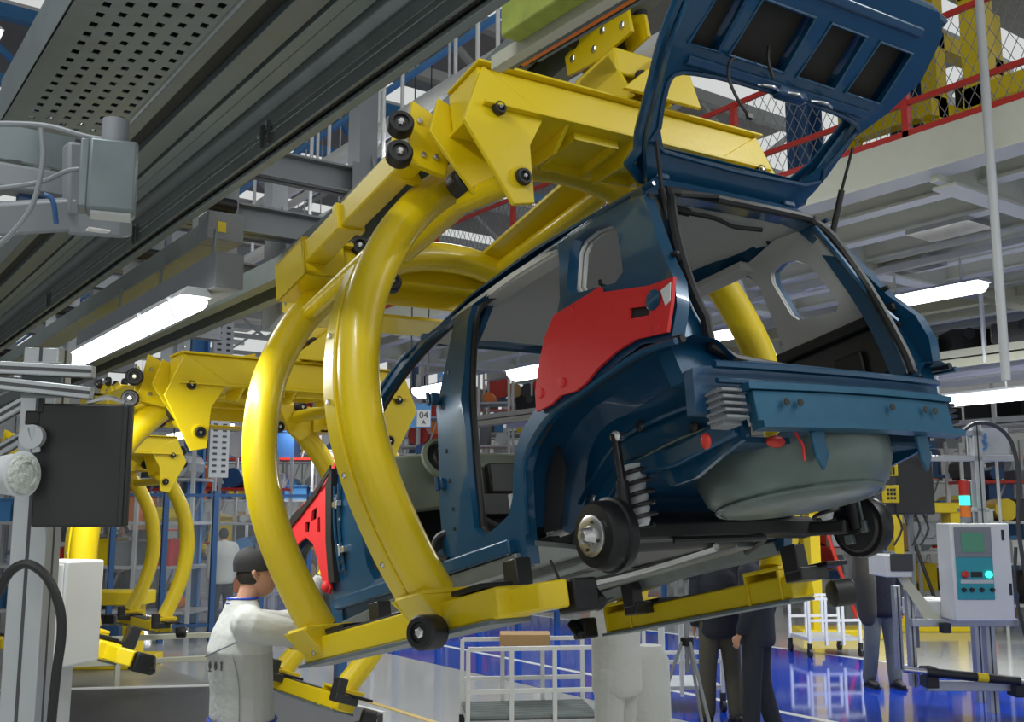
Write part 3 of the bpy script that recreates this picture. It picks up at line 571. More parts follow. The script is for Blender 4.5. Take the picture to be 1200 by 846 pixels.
def make_carrier():
    Y = M['yellow']
    for y in YR:
        MB().tube([(x, y, z) for x, z in RING], .083, 20, sm=4).build('hoop_arm', Y, car_)
    # cover bar along the rear left arm
    pth = smooth_path([(x, YR[0], z) for x, z in RING[:7]], 5)
    MB().sweep([V(p) + V((-.062, .085, 0)) for p in pth[1:]], [(-.028, -.05), (.028, -.05), (.028, .05), (-.028, .05)], (0, 1, 0)).build('cable_cover', Y, car_, .006)
    for i in (4, 11, 17, 23):
        bolt(car_, pth[i] + V((-.092, .08, 0)), (-1, 0, .1), .012)
    # tubes tying the two hoops together
    for x, z, r in ((-1.0, 1.665, .042), (-.42, 2.06, .05), (.22, 2.06, .05), (.80, 1.665, .042)):
        MB().cyl((x, YR[0], z), (x, YR[1], z), r).build('tie_tube', Y, car_)
    # top beams across the car
    for y0, y1, x0, x1, z0, z1 in ((.10, .34, -.90, .70, 1.95, 2.13), (1.86, 2.02, -.80, .66, 1.98, 2.12)):
        bx('cross_beam', Y, car_, (x0, y0, z0), (x1, y1, z1), .01)
    # flange and windows under the rear beam
    b = MB().box((-.10, .25, 1.945), (1.62, .38, .014)).box((-.10, .20, 2.137), (1.62, .26, .012)); b.build('beam_flange', Y, car_, .003)
    for x0, x1 in ((-.44, -.20), (-.12, .08)):
        MB().span((x0, .12, 1.90), (x1, .13, 1.938)).span((x0, .38, 1.90), (x1, .39, 1.938)).span((x0, .12, 1.90), (x0 + .01, .39, 1.938)).span((x1 - .01, .12, 1.90), (x1, .39, 1.938)).build('beam_pocket', Y, car_)
    for x in (-.50, -.14, .14): plate([(x, .08, 1.94), (x, .40, 1.94), (x, .40, 1.88), (x, .2, 1.86)], (.018, 0, 0))
    # hanging plates at both ends carrying the guide rollers
    for sg in (-1, 1):
        X = lambda x: XC + sg * (x + .0)
        plate([(X(.78), .09, 2.13), (X(.90), .09, 1.86), (X(.72), .09, 1.52), (X(.62), .09, 1.54), (X(.60), .09, 1.80), (X(.50), .09, 1.96)], (0, .022, 0))
        plate([(X(.84), .35, 2.12), (X(.90), .35, 1.95), (X(.72), .35, 1.70), (X(.58), .35, 1.72), (X(.50), .35, 1.96)], (0, .022, 0))
        MB().cyl((X(.67), .08, 1.64), (X(.67), .50, 1.74), .048).build('roller_shaft', Y, car_)
        roller((X(.67), .09, 1.64), (0, -1, -.1), .036, .03)
        roller((X(.70), .50, 1.80), (0, -1, 0), .065, .10)
        roller((X(.60), .56, 1.84), (0, -1, 0), .05, .08)
        roller((X(.74), .09, 1.93), (0, -1, 0), .03, .03)
        # clamp bracket with two big rollers
        plate([(X(.90), .46, 2.16), (X(.96), .46, 1.86), (X(.78), .46, 1.82), (X(.70), .46, 2.06)], (0, .03, 0))
        plate([(X(.92), .60, 2.10), (X(.96), .60, 1.86), (X(.80), .60, 1.84)], (0, .03, 0))
        for (x, z) in ((1.0, 2.0), (1.02, 1.86)): roller((X(x - .02), .46, z), (-sg * .35 if sg > 0 else .35 * sg, -1, .0), .055, .07)
        for (x, z) in ((.88, 2.06), (.82, 1.90), (.88, 1.90)): bolt(car_, (X(x), .455, z), (0, -1, 0), .014)
        # long beam along each side, ending in an open bracket
        bx('side_beam', Y, car_, (X(.97), .50, 1.86), (X(.86), 1.58, 1.97), .008)
        bx('side_beam_collar', Y, car_, (X(.985), 1.10, 1.85), (X(.845), 1.15, 1.98), .004)
        b = MB().span((X(.98), 1.52, 1.80), (X(.82), 1.90, 1.82)).span((X(.98), 1.52, 1.98), (X(.70), 1.90, 2.0)).span((X(.98), 1.52, 1.80), (X(.965), 1.90, 2.0)).span((X(.98), 1.52, 1.80), (X(.76), 1.54, 2.0))
        b.build('end_bracket', Y, car_, .003)
        plate([(X(.82), 1.56, 2.0), (X(.84), 1.56, 1.84), (X(.66), 1.56, 1.72), (X(.56), 1.56, 1.80), (X(.46), 1.56, 2.02)], (0, .02, 0))
        roller((X(.64), 1.60, 2.00), (sg * .3, -1, 0), .05, .08)
        roller((X(.46), 1.62, 1.83), (sg * .3, -1, 0), .05, .08)
        # inclined centre plates
        MB().prism([(X(.42), .40, 2.14), (X(.20), .40, 2.20), (X(.20), 1.95, 2.12), (X(.42), 1.95, 2.06)], (0, 0, .02)).build('centre_plate', Y, car_, .003)
    bx('front_skirt_plate', Y, car_, (-.72, 2.05, 1.84), (.5, 2.30, 1.86), .004)
    b = MB().box((XC, 1.98, 1.96), (1.1, .02, .14)); b.build('front_web_plate', Y, car_)
    before = set(kids(car_))
    # central mast and trolley
    plate([(XC - .06, .02, 2.28), (XC + .40, .02, 2.28), (XC + .36, .02, 2.52), (XC + .28, .02, 2.56)], (0, .02, 0), 'mast_gusset')
    plate([(XC - .04, .40, 2.28), (XC + .46, .40, 2.28), (XC + .34, .40, 2.58)], (0, .02, 0), 'mast_gusset')
    for x in (-.1, .12):
        plate([(x, .04, 2.27), (x, .44, 2.27), (x, .36, 2.54), (x, .14, 2.54)], (.02, 0, 0), 'mast_cheek')
    b = MB().span((-.10, .10, 2.42), (.14, .40, 2.56)); b.build('mast_head', Y, car_, .01)
    roller((.02, .09, 2.40), (0, -1, 0), .045, .03)
    for yy, zz in ((.18, 2.74),):
        plate([(-.03, yy - .14, zz - .12), (-.03, yy - .14, zz), (-.03, yy + .02, zz + .10), (-.03, yy + .34, zz + .05), (-.03, yy + .34, zz - .06), (-.03, yy + .1, zz - .12)], (.02, 0, 0), 'trolley_plate')
        plate([(.07, yy - .14, zz - .12), (.07, yy - .14, zz), (.07, yy + .02, zz + .10), (.07, yy + .34, zz + .05), (.07, yy + .34, zz - .06), (.07, yy + .1, zz - .12)], (.02, 0, 0), 'trolley_plate')
        for a, c in ((-.09, -.06), (.04, 0), (.12, -.05), (.28, 0)): bolt(car_, (-.03, yy + a, zz + c), (-1, 0, 0), .02)
        for a in (-.05, .25): roller((-.02, yy + a, zz + .09), (-1, 0, 0), .05, .05); roller((.10, yy + a, zz + .09), (1, 0, 0), .05, .05)
    MB().cyl((.03, .2, 2.54), (.03, .2, 2.70), .035).build('swivel_pin', M['darkm'], car_)
    for o in kids(car_):
        if o not in before: o.location.z -= .13; o.location.x -= .04
    # lower rails and sill supports
    for sg in (-1, 1):
        X = lambda x: XC + sg * x
        bx('lower_rail', Y, car_, (X(.97), .16 if sg < 0 else .48, -.02), (X(.83), 1.86, .085), .01)
        bx('rail_sole', M['galv'], car_, (X(.985), .2 if sg < 0 else .5, -.035), (X(.815), 1.9, -.02), .002)
        bx('rail_top_strip', M['dark'], car_, (X(.965), .9, .085), (X(.835), 1.6, .092))
        for y in YR:
            MB().box((X(.93), y, .125), (.22, .23, .018)).build('arm_flange', Y, car_, .004)
            plate([(X(1.06), y - .11, .12), (X(.82), y - .11, .12), (X(.82), y - .11, -.03), (X(.92), y - .11, -.03)], (0, .016, 0), 'foot_gusset')
            plate([(X(1.06), y + .10, .12), (X(.82), y + .10, .12), (X(.82), y + .10, -.03), (X(.92), y + .10, -.03)], (0, .016, 0), 'foot_gusset')
            plate([(X(1.05), y - .1, .12), (X(.96), y - .1, .0), (X(.96), y + .1, .0), (X(1.05), y + .1, .12)], (.01, 0, .01), 'foot_web')
            for dz in (.02, .08): bolt(car_, (X(.86), y - .112, dz), (0, -1, 0), .014); bolt(car_, (X(.975), y - .05 + dz, dz), (-1 if sg < 0 else 1, 0, 0), .014)
        roller((X(1.0), .54 if sg < 0 else .42, -.02), (sg, -.5, 0), .062, .11)
        for y in (.36, 1.50):
            MB().box((X(.80), y, .07), (.18, .10, .06)).box((X(.74), y, .14), (.07, .09, .12)).build('sill_support', M['blackp'], car_, .006)
            MB().box((X(.90), y, .10), (.14, .20, .02)).build('support_pad', M['darkm'], car_, .004)
        if sg < 0:
            MB().sweep([(X(.88), .20, .03), (X(.84), .06, .03), (X(.78), .02, .03)], [(-.05, -.045), (.05, -.045), (.05, .045), (-.05, .045)]).build('locking_head', Y, car_, .008)
        yb = .02 if sg < 0 else 1.95
        MB().box((X(.74), yb, .02), (.10, .11, .11)).cyl((X(.68), yb - .04, -.02), (X(.68), yb + .04, .06), .03).build('locking_block', M['darkm'], car_, .01)
CG = 'yellow hoop carriers along the conveyor'
car_ = empty('car_carrier', CARM, 'nearest yellow hoop carrier, holding the blue car body', 'car carrier', CG)
make_carrier()
car2 = copy_tree(car_, TR((2.92, 6.25, .86), math.radians(0)), 'empty yellow hoop carrier just ahead of the car body, behind its front hoop')
LOW = ('hoop_arm', 'cable_cover', 'tie_tube', 'lower_rail', 'rail_sole', 'rail_top_strip', 'arm_flange', 'foot_gusset', 'foot_web', 'sill_support', 'support_pad', 'locking_head', 'locking_block')
RQ = Matrix.Rotation(math.radians(17), 3, 'Y'); PV = V((XC, 0, .95))
for o in kids(car2):   # the hoops roll in their guides: this one is turned a little
    if o.name.split('.')[0] in LOW or (o.name.startswith(('guide_roller', 'bolt')) and sum(v.co.z for v in o.data.vertices) / len(o.data.vertices) < .4):
        o.rotation_euler = (0, math.radians(17), 0); o.location = PV - RQ @ PV
car3 = copy_tree(car_, TR((2.95, 11.3, .70), math.radians(3)), 'small distant yellow hoop carrier beside the blue fence, right of the black screen')
def foot(parent, p):
    MB().prism([V(p) + V(q) for q in ((-.02, -.05, -.05), (-.10, 0, .55), (.16, 0, .50), (.38, 0, -.02), (.30, 0, -.10))], (0, .12, 0)).build('foot_plate', M['yellow'], parent, .005)
# ------------------------------------------------------------------ overhead rails at upper left
YA, YB = -1.2, 13.5
def rail(name, poly, m, parent, y0=YA, y1=YB): return MB().prism([(x, y0, z) for x, z in poly], (0, y1 - y0, 0)).build(name, m, parent, .003)
def rect(x0, x1, z0, z1): return [(x0, z0), (x1, z0), (x1, z1), (x0, z1)]
ra = empty('wide_overhead_rail', (0, 0, 0), 'wide flat grey rail with grooves, running beside the perforated cable tray', 'rail')
rail('outer_channel', rect(1.02, 1.07, 3.50, 3.68), M['galvd'], ra); rail('channel_lip', rect(1.07, 1.13, 3.52, 3.54), M['slot'], ra)
rail('flat_profile', rect(1.13, 1.215, 3.49, 3.56), M['galv'], ra); rail('groove', rect(1.215, 1.232, 3.52, 3.56), M['slot'], ra)
rail('flat_profile', rect(1.232, 1.325, 3.49, 3.56), M['galvl'], ra); rail('profile_bead', rect(1.27, 1.274, 3.487, 3.49), M['galvd'], ra)
rb = empty('trolley_rail', (0, 0, 0), 'deep dull steel rail with dark slot, between the flat rail and the yellow carriers', 'rail')
rail('web', [(1.40, 3.60), (1.415, 3.60), (1.425, 3.36), (1.41, 3.36)], M['galvd'], rb)
rail('top_flange', rect(1.33, 1.50, 3.60, 3.615), M['galvd'], rb)
rail('web_step', [(1.395, 3.47), (1.415, 3.47), (1.42, 3.43), (1.402, 3.43)], M['galvd'], rb); rail('web_bead', rect(1.402, 1.408, 3.405, 3.41), M['galvl'], rb)
rail('slot', rect(1.425, 1.448, 3.37, 3.40), M['slot'], rb)
rail('lower_flange', rect(1.448, 1.485, 3.345, 3.362), M['galvl'], rb); rail('back_web', rect(1.478, 1.488, 3.36, 3.60), M['galvd'], rb)
for k, y in enumerate((1.6, 3.5, 5.2, 7.2, 9.5)):
    MB().span((1.34, y, 3.615), (1.50, y + .08, 3.65)).build('rail_clamp', M['galv'], rb)
    for dy in (-.01, .05): MB().span((1.39, y + dy, 3.36), (1.40, y + dy + .015, 3.45)).build('splice_bracket', M['dark'], rb)
    for q in range(3): bolt(rb, (1.40, y + .02 + q * .04, 3.45 - .015 * q), (-1, 0, 0), .01, M['galvl'])
# perforated cable tray: every row is a strip with real slots
PT = onZ(155, 150, 3.2); YE = PT.y + .2
def perf(x0, x1, y0, y1, z, rows, pitch, sl, name, parent):
    b = MB(); rw = (x1 - x0) / rows; n = int((y1 - y0) / pitch)
    for r in range(rows):
        xa = x0 + r * rw; xb = xa + rw; off = (r % 2) * pitch / 2; w_ = rw * .20; xm = (xa + xb) / 2
        y = y1 - off; edge = r in (0,)
        if off: b.box((xm, y1 - off / 2, z), (rw, off, .002))
        for k in range(n):
            ya = y - pitch
            b.box((xm, y - (pitch - sl) / 2, z), (rw, pitch - sl, .002))
            for xx0, xx1 in ((xa, xm - w_), (xm + w_, xb)): b.box(((xx0 + xx1) / 2, ya + sl / 2, z), (xx1 - xx0, sl, .002))
            y = ya
    return b.build(name, M['galv'], parent, smooth=False)
tr = empty('perforated_cable_tray', (.65, YE, 3.2), 'large perforated cable tray in the top left corner', 'cable tray')
tr.matrix_world = Matrix.Identity(4)
perf(.53, .80, -1.0, YE, 3.2, 6, .062, .026, 'perforated_bottom', tr)
bx('tray_edge', M['galv'], tr, (.48, -1, 3.198), (.53, YE, 3.202)); bx('tray_side', M['galv'], tr, (.478, -1, 3.198), (.484, YE, 3.34)); bx('tray_side', M['galvd'], tr, (.80, -1, 3.198), (.806, YE, 3.30))
bx('tray_cables', M['black'], tr, (.56, -1, 3.225), (.78, YE - .1, 3.27)); bx('tray_lid', M['galvd'], tr, (.48, -1, 3.335), (.806, YE, 3.34))
for k in range(5): MB().tube([(.58 + k * .045, -1, 3.215), (.59 + k * .043, .6, 3.22), (.58 + k * .045, YE - .05, 3.217)], .014, 8, sm=4).build('cable', M['greyl'] if k % 2 else M['black'], tr)
t2 = empty('lower_cable_tray', Matrix.Identity(4), 'smaller perforated tray crossing below the large tray at left edge', 'cable tray')
c0 = at(60, 205, 2.75)
perf(c0.x - .5, c0.x + .02, c0.y - .06, c0.y + .20, c0.z, 5, .05, .02, 'perforated_bottom', t2)
for dz, yy in ((.05, -.07), (.05, .21)): bx('tray_side', M['galv'], t2, (c0.x - .5, c0.y + yy - .003, c0.z - .002), (c0.x + .04, c0.y + yy + .003, c0.z + .09))
MB().bar((c0.x - .5, c0.y - .09, c0.z - .06), (c0.x + .05, c0.y - .09, c0.z - .06), .07, .07).build('cross_trunking', M['grey'], t2, .01)
def trunk_pt(px, py, d=2.35): return at(px, py, d)
jb = empty('junction_box', Matrix.Identity(4), 'pale grey electrical box hanging under the end of the large tray', 'junction box')
p = trunk_pt(132, 210); RZ = Matrix.Rotation(YAW + .35, 3, 'Z')
MB().box(p, (.105, .075, .17), RZ).build('box_body', M['galv'], jb, .008)
MB().box(p + V((0, 0, -.088)), (.085, .06, .006), RZ).build('white_base_plate', M['greyl'], jb)
MB().box(p + RZ @ V((-.06, 0, .0)), (.02, .07, .16), RZ).build('box_lid', M['galv'], jb, .004)
MB().cyl(p + V((0, 0, .08)), p + V((0, 0, .14)), .03).build('cable_gland', M['grey'], jb)
MB().tube([trunk_pt(104, 198), trunk_pt(80, 200), trunk_pt(52, 212), trunk_pt(20, 218), trunk_pt(-20, 222)], .006, 8, sm=4).build('conduit', M['grey'], jb)
MB().tube([trunk_pt(130, 165), trunk_pt(100, 160), trunk_pt(50, 147), trunk_pt(-20, 145)], .007, 8, sm=4).build('conduit', M['grey'], jb)
sb = empty('trunking_elbow', Matrix.Identity(4), 'grey sheet metal trunking elbow behind the hanging box at left', 'trunking')
for nm, pts, wd in (('vertical_trunk', [(95, 170), (95, 255)], .075), ('elbow_trunk', [(150, 262), (85, 258)], .07), ('cross_trunk', [(100, 250), (-30, 258)], .08)):
    MB().sweep([trunk_pt(*q, 2.55) for q in pts], [(-wd / 2, -wd / 2), (wd / 2, -wd / 2), (wd / 2, wd / 2), (-wd / 2, wd / 2)], (0, 1, .3)).build(nm, M['grey'], sb, .008)
MB().box(trunk_pt(115, 270, 2.5), (.05, .03, .004)).build('trunk_label', M['white'], sb)
MB().tube([trunk_pt(*q, 2.3) for q in ((48, 150), (50, 190), (38, 240), (12, 275), (-20, 300))], .006, 8, sm=4).build('loose_cable', M['grey'], sb)
MB().tube([trunk_pt(*q, 2.45) for q in ((52, 228), (62, 235), (66, 262))], .006, 8, sm=4).build('loose_cable', M['bluesteel'], sb)
bx('blue_sleeve', M['bluesteel'], sb, trunk_pt(22, 232, 2.6), trunk_pt(22, 232, 2.6) + V((.09, .04, .02)))
# lower beam with lamp
lb = empty('lamp_beam', Matrix.Identity(4), 'dark square beam under the rails carrying the left lamp', 'beam')
q = onX(238, 285, 1.60)
bx('beam', M['galvd'], lb, (1.60, q.y, q.z), (1.72, 12, q.z + .11)); bx('beam_lip', M['galvl'], lb, (1.585, q.y, q.z - .01), (1.74, 12, q.z)); bx('end_box', M['grey'], lb, (1.57, q.y - .14, q.z - .01), (1.75, q.y, q.z + .13), .006)
bx('warning_sticker', M['yellow'], lb, (1.62, q.y - .143, q.z + .03), (1.66, q.y - .14, q.z + .08))
def lamp(name_lab, a, b, wd=.16, hood=True, power=0, grp=None):
    a = V(a); b = V(b); d = (b - a).normalized(); o = empty('fluorescent_lamp', Matrix.Identity(4), name_lab, 'lamp', grp)
    u = V((0, 0, 1))
    MB().sweep([a, b], [(-wd * .5, .03), (-wd * .3, .07), (wd * .3, .07), (wd * .5, .03)]).build('lamp_housing', M['greyl'], o, .004)
    MB().sweep([a + d * .01, a + d * .06, b - d * .06, b - d * .01], [(wd * .46 * math.cos(t), wd * .46 * math.sin(t) * .75 + .02) for t in [math.pi + math.pi * k / 8 for k in range(9)]], scale=[.6, 1, 1, .6]).build('lamp_diffuser', M['lamp'], o)
    if power:
        l = area('lamp_light', (a + b) / 2 + V((0, 0, -.12)), wd, (b - a).length, power); l.parent = o
    return o
la = onZ(240, 350, 2.92); le = onZ(85, 424, 2.92)
l1 = lamp('long lit lamp under the rails at left, above the second carrier', (la.x, la.y + .1, la.z), (la.x, le.y, la.z), .15, power=60)
for t in (.08, .42, .75): MB().sweep([(la.x + .08, lerp(la.y, le.y, t), la.z + .07), (la.x + .10, lerp(la.y, le.y, t), q.z)], [(-.015, -.004), (.015, -.004), (.015, .004), (-.015, .004)]).build('lamp_bracket', M['galvl'], l1)
bx('reflector_plate', M['grey'], l1, (la.x + .04, la.y, la.z + .06), (la.x + .17, le.y + .2, la.z + .22), .004)
for t in (.1, .3): MB().sweep([(la.x - .078, lerp(la.y, le.y, t), la.z + .04), (la.x - .04, lerp(la.y, le.y, t), la.z - .05)], [(-.02, -.004), (.02, -.004), (.02, .004), (-.02, .004)], (0, 1, 0)).build('diffuser_clip', M['greyl'], l1)
# busbar next to the first carrier
bu = empty('busbar_duct', Matrix.Identity(4), 'worn green and yellow busbar duct at top centre, above the nearest carrier', 'busbar')
q = onX(640, 42, 1.95)
for dx, m_, z0, z1 in ((0, 'beige', 0, .05), (.05, 'galvd', .0, .05), (.1, 'orange', .0, .02), (.13, 'slot', 0, .04), (.17, 'galvl', 0, .05)):
    bx('duct_strip', M[m_], bu, (q.x + dx, q.y - 2, q.z + z0 + dx * .5), (q.x + dx + .045, q.y + .32, q.z + z1 + dx * .5))
M['greenyellow'] = mat('green_yellow_worn', (.3, .36, .06), .5, noise=.4, nscale=12)
bx('duct_cover', M['greenyellow'], bu, (q.x - .08, q.y - 2, q.z + .03), (q.x + .0, q.y + .15, q.z + .15), .01)
# carrier track with supports
tk = empty('carrier_track', Matrix.Identity(4), 'grey slotted overhead track that the yellow carriers hang from', 'track')
tp = [(0, -2, 5.42), (0, 6.0, 3.78), (0, 6.8, 3.66), (0, 26, 3.66)]
for x, wd, ht, z, m_, nm in ((2.86, .10, .16, .08, 'galvl', 'track_side'), (3.12, .10, .16, .08, 'galvl', 'track_side'), (2.99, .18, .02, .15, 'slot', 'track_slot')):
    MB().sweep([V((x, a[1], a[2] + z)) for a in tp], [(-wd / 2, -ht / 2), (wd / 2, -ht / 2), (wd / 2, ht / 2), (-wd / 2, ht / 2)]).build(nm, M[m_], tk)
for k in range(9):
    y = 1.5 + k * .6; z = 5.42 - (y + 2) * .205
    MB().lathe([(.012, 0), (.012, .004)], (2.86, y, z - .003), (0, 0, -1), 8).build('track_hole', M['slot'], tk)
for k, y in enumerate((6.9, 8.6, 11.5, 15.0)):
    g = empty('track_gantry', Matrix.Identity(4), ['nearest grey bolted gantry plates above the second carrier', 'second grey gantry over the level track', 'third grey gantry over the level track', 'farthest grey gantry over the track'][k], 'support frame')
    for z0 in (4.42, 3.98):
        MB().span((1.75, y, z0), (4.1, y + .02, z0 + .20)).span((1.75, y - .07, z0), (4.1, y + .09, z0 + .015)).span((1.75, y - .07, z0 + .19), (4.1, y + .09, z0 + .205)).build('cross_beam', M['grey'], g)
    for x in (2.35, 3.55):
        MB().prism([(x, y - .18, 3.75), (x, y - .22, 4.3), (x, y - .10, 4.75), (x, y + .12, 4.75), (x, y + .24, 4.3), (x, y + .2, 3.75)], (.02, 0, 0)).build('hanger_plate', M['grey'], g, .003)
        MB().span((x - .16, y - .11, 3.6), (x + .16, y - .10, 4.65)).build('end_plate', M['grey'], g)
        for dz in (.2, .5, .8):
            for dx in (-.1, .1): bolt(g, (x + dx, y - .112, 3.65 + dz), (0, -1, 0), .016)
        MB().cyl((x - .1, y - .2, 4.1), (x + .1, y - .2, 4.1), .05).build('pulley', M['darkm'], g)
    MB().span((2.3, y - .3, 4.75), (2.5, y + 1.6, 4.95)).build('long_beam', M['grey'], g)
    MB().span((3.45, y - .1, 4.65), (3.6, y + .1, 12.4)).build('hanger_column', M['grey'], g)
# white service pipes
for k, (px, py, X, r) in enumerate(((430, 165, 4.6, .09), (450, 175, 5.2, .05), (300, 300, 4.4, .07), (480, 60, 6.0, .07))):
    q = onX(px, py, X); o = tag(MB().cyl((X, 4.2, q.z), (X, 40, q.z), r).build('service_pipe', M['white']), ['thick white service pipe right of the gantry, behind the nearest carrier', 'thin white pipe under the thick service pipe', 'low white pipe behind the gantry plates', 'upper white pipe near the roof at centre'][k], 'pipe')
    for j in range(9): MB().cyl((X, 5 + j * 1.6, q.z), (X, 5 + j * 1.6, q.z + 2.2), .02, n=6).build('hanger_rod', M['white'], o)
q = onX(420, 130, 6); tag(MB().bar((6, 4, q.z), (6, 40, q.z), .06, .06).build('blue_rail', M['bluelight']), 'blue rail above the white service pipes', 'rail')
# ------------------------------------------------------------------ left foreground post, screen, cabinet
def P_(px, py, d): return at(px, py, d)
pf = empty('aluminium_frame', Matrix.Identity(4), 'aluminium profile post and cross bars at the left edge', 'frame')
b0 = P_(42, 640, 2.6)
def prof(name, a, b, s=.045, up=(0, 0, 1)):
    o = MB().bar(a, b, s, s, up).build(name, M['alu'], pf, .003); a = V(a); b = V(b); t = (b - a).normalized(); u = V(up); 
    sd = t.cross(u).normalized(); w2 = sd.cross(t)
    g = MB()
    for v in (sd, -sd, w2, -w2): g.bar(a + v * (s / 2 + .0006), b + v * (s / 2 + .0006), .008 if abs(v.dot(sd)) < .5 else .0015, .0015 if abs(v.dot(sd)) < .5 else .008, up)
    g.build('profile_groove', M['dark'], o, smooth=False)
    return o
UPV = _R @ V((0, 0, 1)); CX2 = Matrix.Rotation(YAW, 3, 'Z') @ V((0, 1, 0)); SD = Matrix.Rotation(YAW, 3, 'Z') @ V((1, 0, 0))
prof('post', (b0.x, b0.y, 0), (b0.x, b0.y, 2.42), .088, CX2); 
for (x0, y0, x1, y1, d) in ((-20, 430, 110, 436, 2.5), (-20, 447, 108, 461, 2.5), (-20, 500, 48, 462, 2.7), (-20, 540, 40, 505, 2.75)):
    prof('cross_bar', P_(x0, y0, d), P_(x1, y1, d), .03)
MB().box(P_(50, 445, 2.53), (.10, .012, .09), Matrix.Rotation(YAW, 3, 'Z')).build('corner_plate', M['galvl'], pf, .003)
for (x, y) in ((37, 432), (62, 433), (36, 455), (55, 457)): bolt(pf, P_(x, y, 2.51), -CX2, .009)
sc = empty('black_screen', Matrix.Identity(4), 'black monitor housing seen from behind, fixed to the left post', 'screen')
c = P_(98, 545, 2.55); RS = Matrix.Rotation(YAW + .12, 3, 'Z')
MB().box(c, (.225, .03, .305), RS).build('housing', M['blackp'], sc, .006)
MB().box(c + RS @ V((.098, -.018, 0)), (.012, .006, .295), RS).build('housing_rib', M['blackp'], sc, .002)
MB().box(P_(40, 490, 2.55), (.035, .03, .035), RS).box(P_(49, 475, 2.55), (.012, .02, .04), RS).build('bracket', M['black'], sc, .004)
MB().tube([c + RS @ V((.0, 0, .156)), c + RS @ V((.05, 0, .17)), c + RS @ V((.09, 0, .156))], .006, 6, sm=3).build('handle', M['chrome'], sc)
hl = empty('round_signal_lamp', Matrix.Identity(4), 'round grey lamp with clear ribbed lens on the left post', 'lamp')
c = P_(22, 556, 2.45); ax = (SD * .93 - CX2 * .36).normalized()
MB().lathe([(.02, -.06), (.046, -.05), (.052, 0), (.056, .012), (.050, .014)], c, ax, 28).build('lamp_body', M['greyl'], hl)
MB().lathe([(.049, .012), (.047, .02), (.030, .026), (.028, .020), (.014, .024), (.001, .024)], c, ax, 28).build('lens', M['glass'], hl)
MB().tube([P_(38, 500, 2.5), P_(40, 515, 2.5), P_(42, 530, 2.5)], .012, 8).lathe([(.03, -.01), (.03, .01)], P_(38, 512, 2.5), -CX2, 16).build('lamp_arm', M['alu'], hl)
cb = empty('white_cabinet', Matrix.Identity(4), 'white electrical cabinet behind the left post', 'cabinet')
c = P_(66, 716, 4.4); RC_ = Matrix.Rotation(YAW - .35, 3, 'Z')
MB().box(c, (.29, .22, .43), RC_).build('body', M['white'], cb, .008); MB().box(c + RC_ @ V((0, -.115, 0)), (.27, .012, .41), RC_).build('door', M['white'], cb, .006)
MB().box((c.x, c.y, .75), (.12, .10, 1.5), RC_).build('pedestal', M['greyl'], cb)
tag(MB().tube([P_(*q, 2.3) for q in ((-15, 720), (0, 690), (14, 668), (34, 661), (56, 678), (70, 712), (72, 745), (66, 790), (60, 850), (56, 900))], .0105, 10, sm=5).build('black_hose', M['black']), 'thick black hose looping in front of the white cabinet', 'hose')
ho = tag(MB().tube([P_(*q, 2.8) for q in ((42, 640), (38, 600), (44, 660))], .01, 6).build('post_cable', M['black'], pf), None)
# low platform plate and guard rail on the floor at lower left
M['tread'] = mat('dark_tread_plate', (.04, .043, .048), .5, .3, noise=.2, bump=.3, bscale=80)
pl = empty('floor_platform', Matrix.Identity(4), 'low dark steel platform with white edge beside the worker', 'platform')
A = [onZ(*q, 0) for q in ((28, 776), (285, 795), (300, 815), (10, 880))]
A = [onZ(30, 775, 0), onZ(262, 803, 0), onZ(272, 830, 0), onZ(-60, 900, 0)]
A = [V((2.0, 12.6, 0)), V((4.75, 11.2, 0)), V((4.95, 9.0, 0)), V((1.0, 7.2, 0))]
MB().prism(A, (0, 0, .10)).build('tread_plate', M['tread'], pl, .004)
MB().bar(A[0] + V((0, 0, .09)), A[1] + V((0, 0, .09)), .05, .05).bar(A[1] + V((0, 0, .09)), A[2] + V((0, 0, .09)), .05, .05).build('white_edge', M['white'], pl)
gd = empty('guard_rail', Matrix.Identity(4), 'low pale double guard rail behind the dark platform', 'railing')
a = onZ(50, 828, 0); c = onZ(213, 812, 0); a = V((2.4, 12.9, 0)); c = V((4.5, 12.4, 0)); d = c - a
for z in (.28, .55): MB().bar(a + V((0, 0, z)), c + V((0, 0, z)), .06, .06).build('rail', M['beige'], gd, .008)
for t in (0, .5, 1): MB().bar(a + d * t, a + d * t + V((0, 0, .55)), .06, .06, (0, 1, 0)).build('upright', M['beige'], gd, .006)
hz = tag(MB().bar((3.2, 10.1, .006), (5.3, 10.6, .006), .09, .004).build('hazard_strip', M['liney']), 'yellow and black hazard strip on the floor by the platform', 'floor marking')
for k in range(18):
    p = V((3.2, 10.1, .01)).lerp(V((5.3, 10.6, .01)), (k + .5) / 18); MB().box(p, (.05, .09, .003), Matrix.Rotation(.7, 3, 'Z')).build('black_stripe', M['black'], hz)
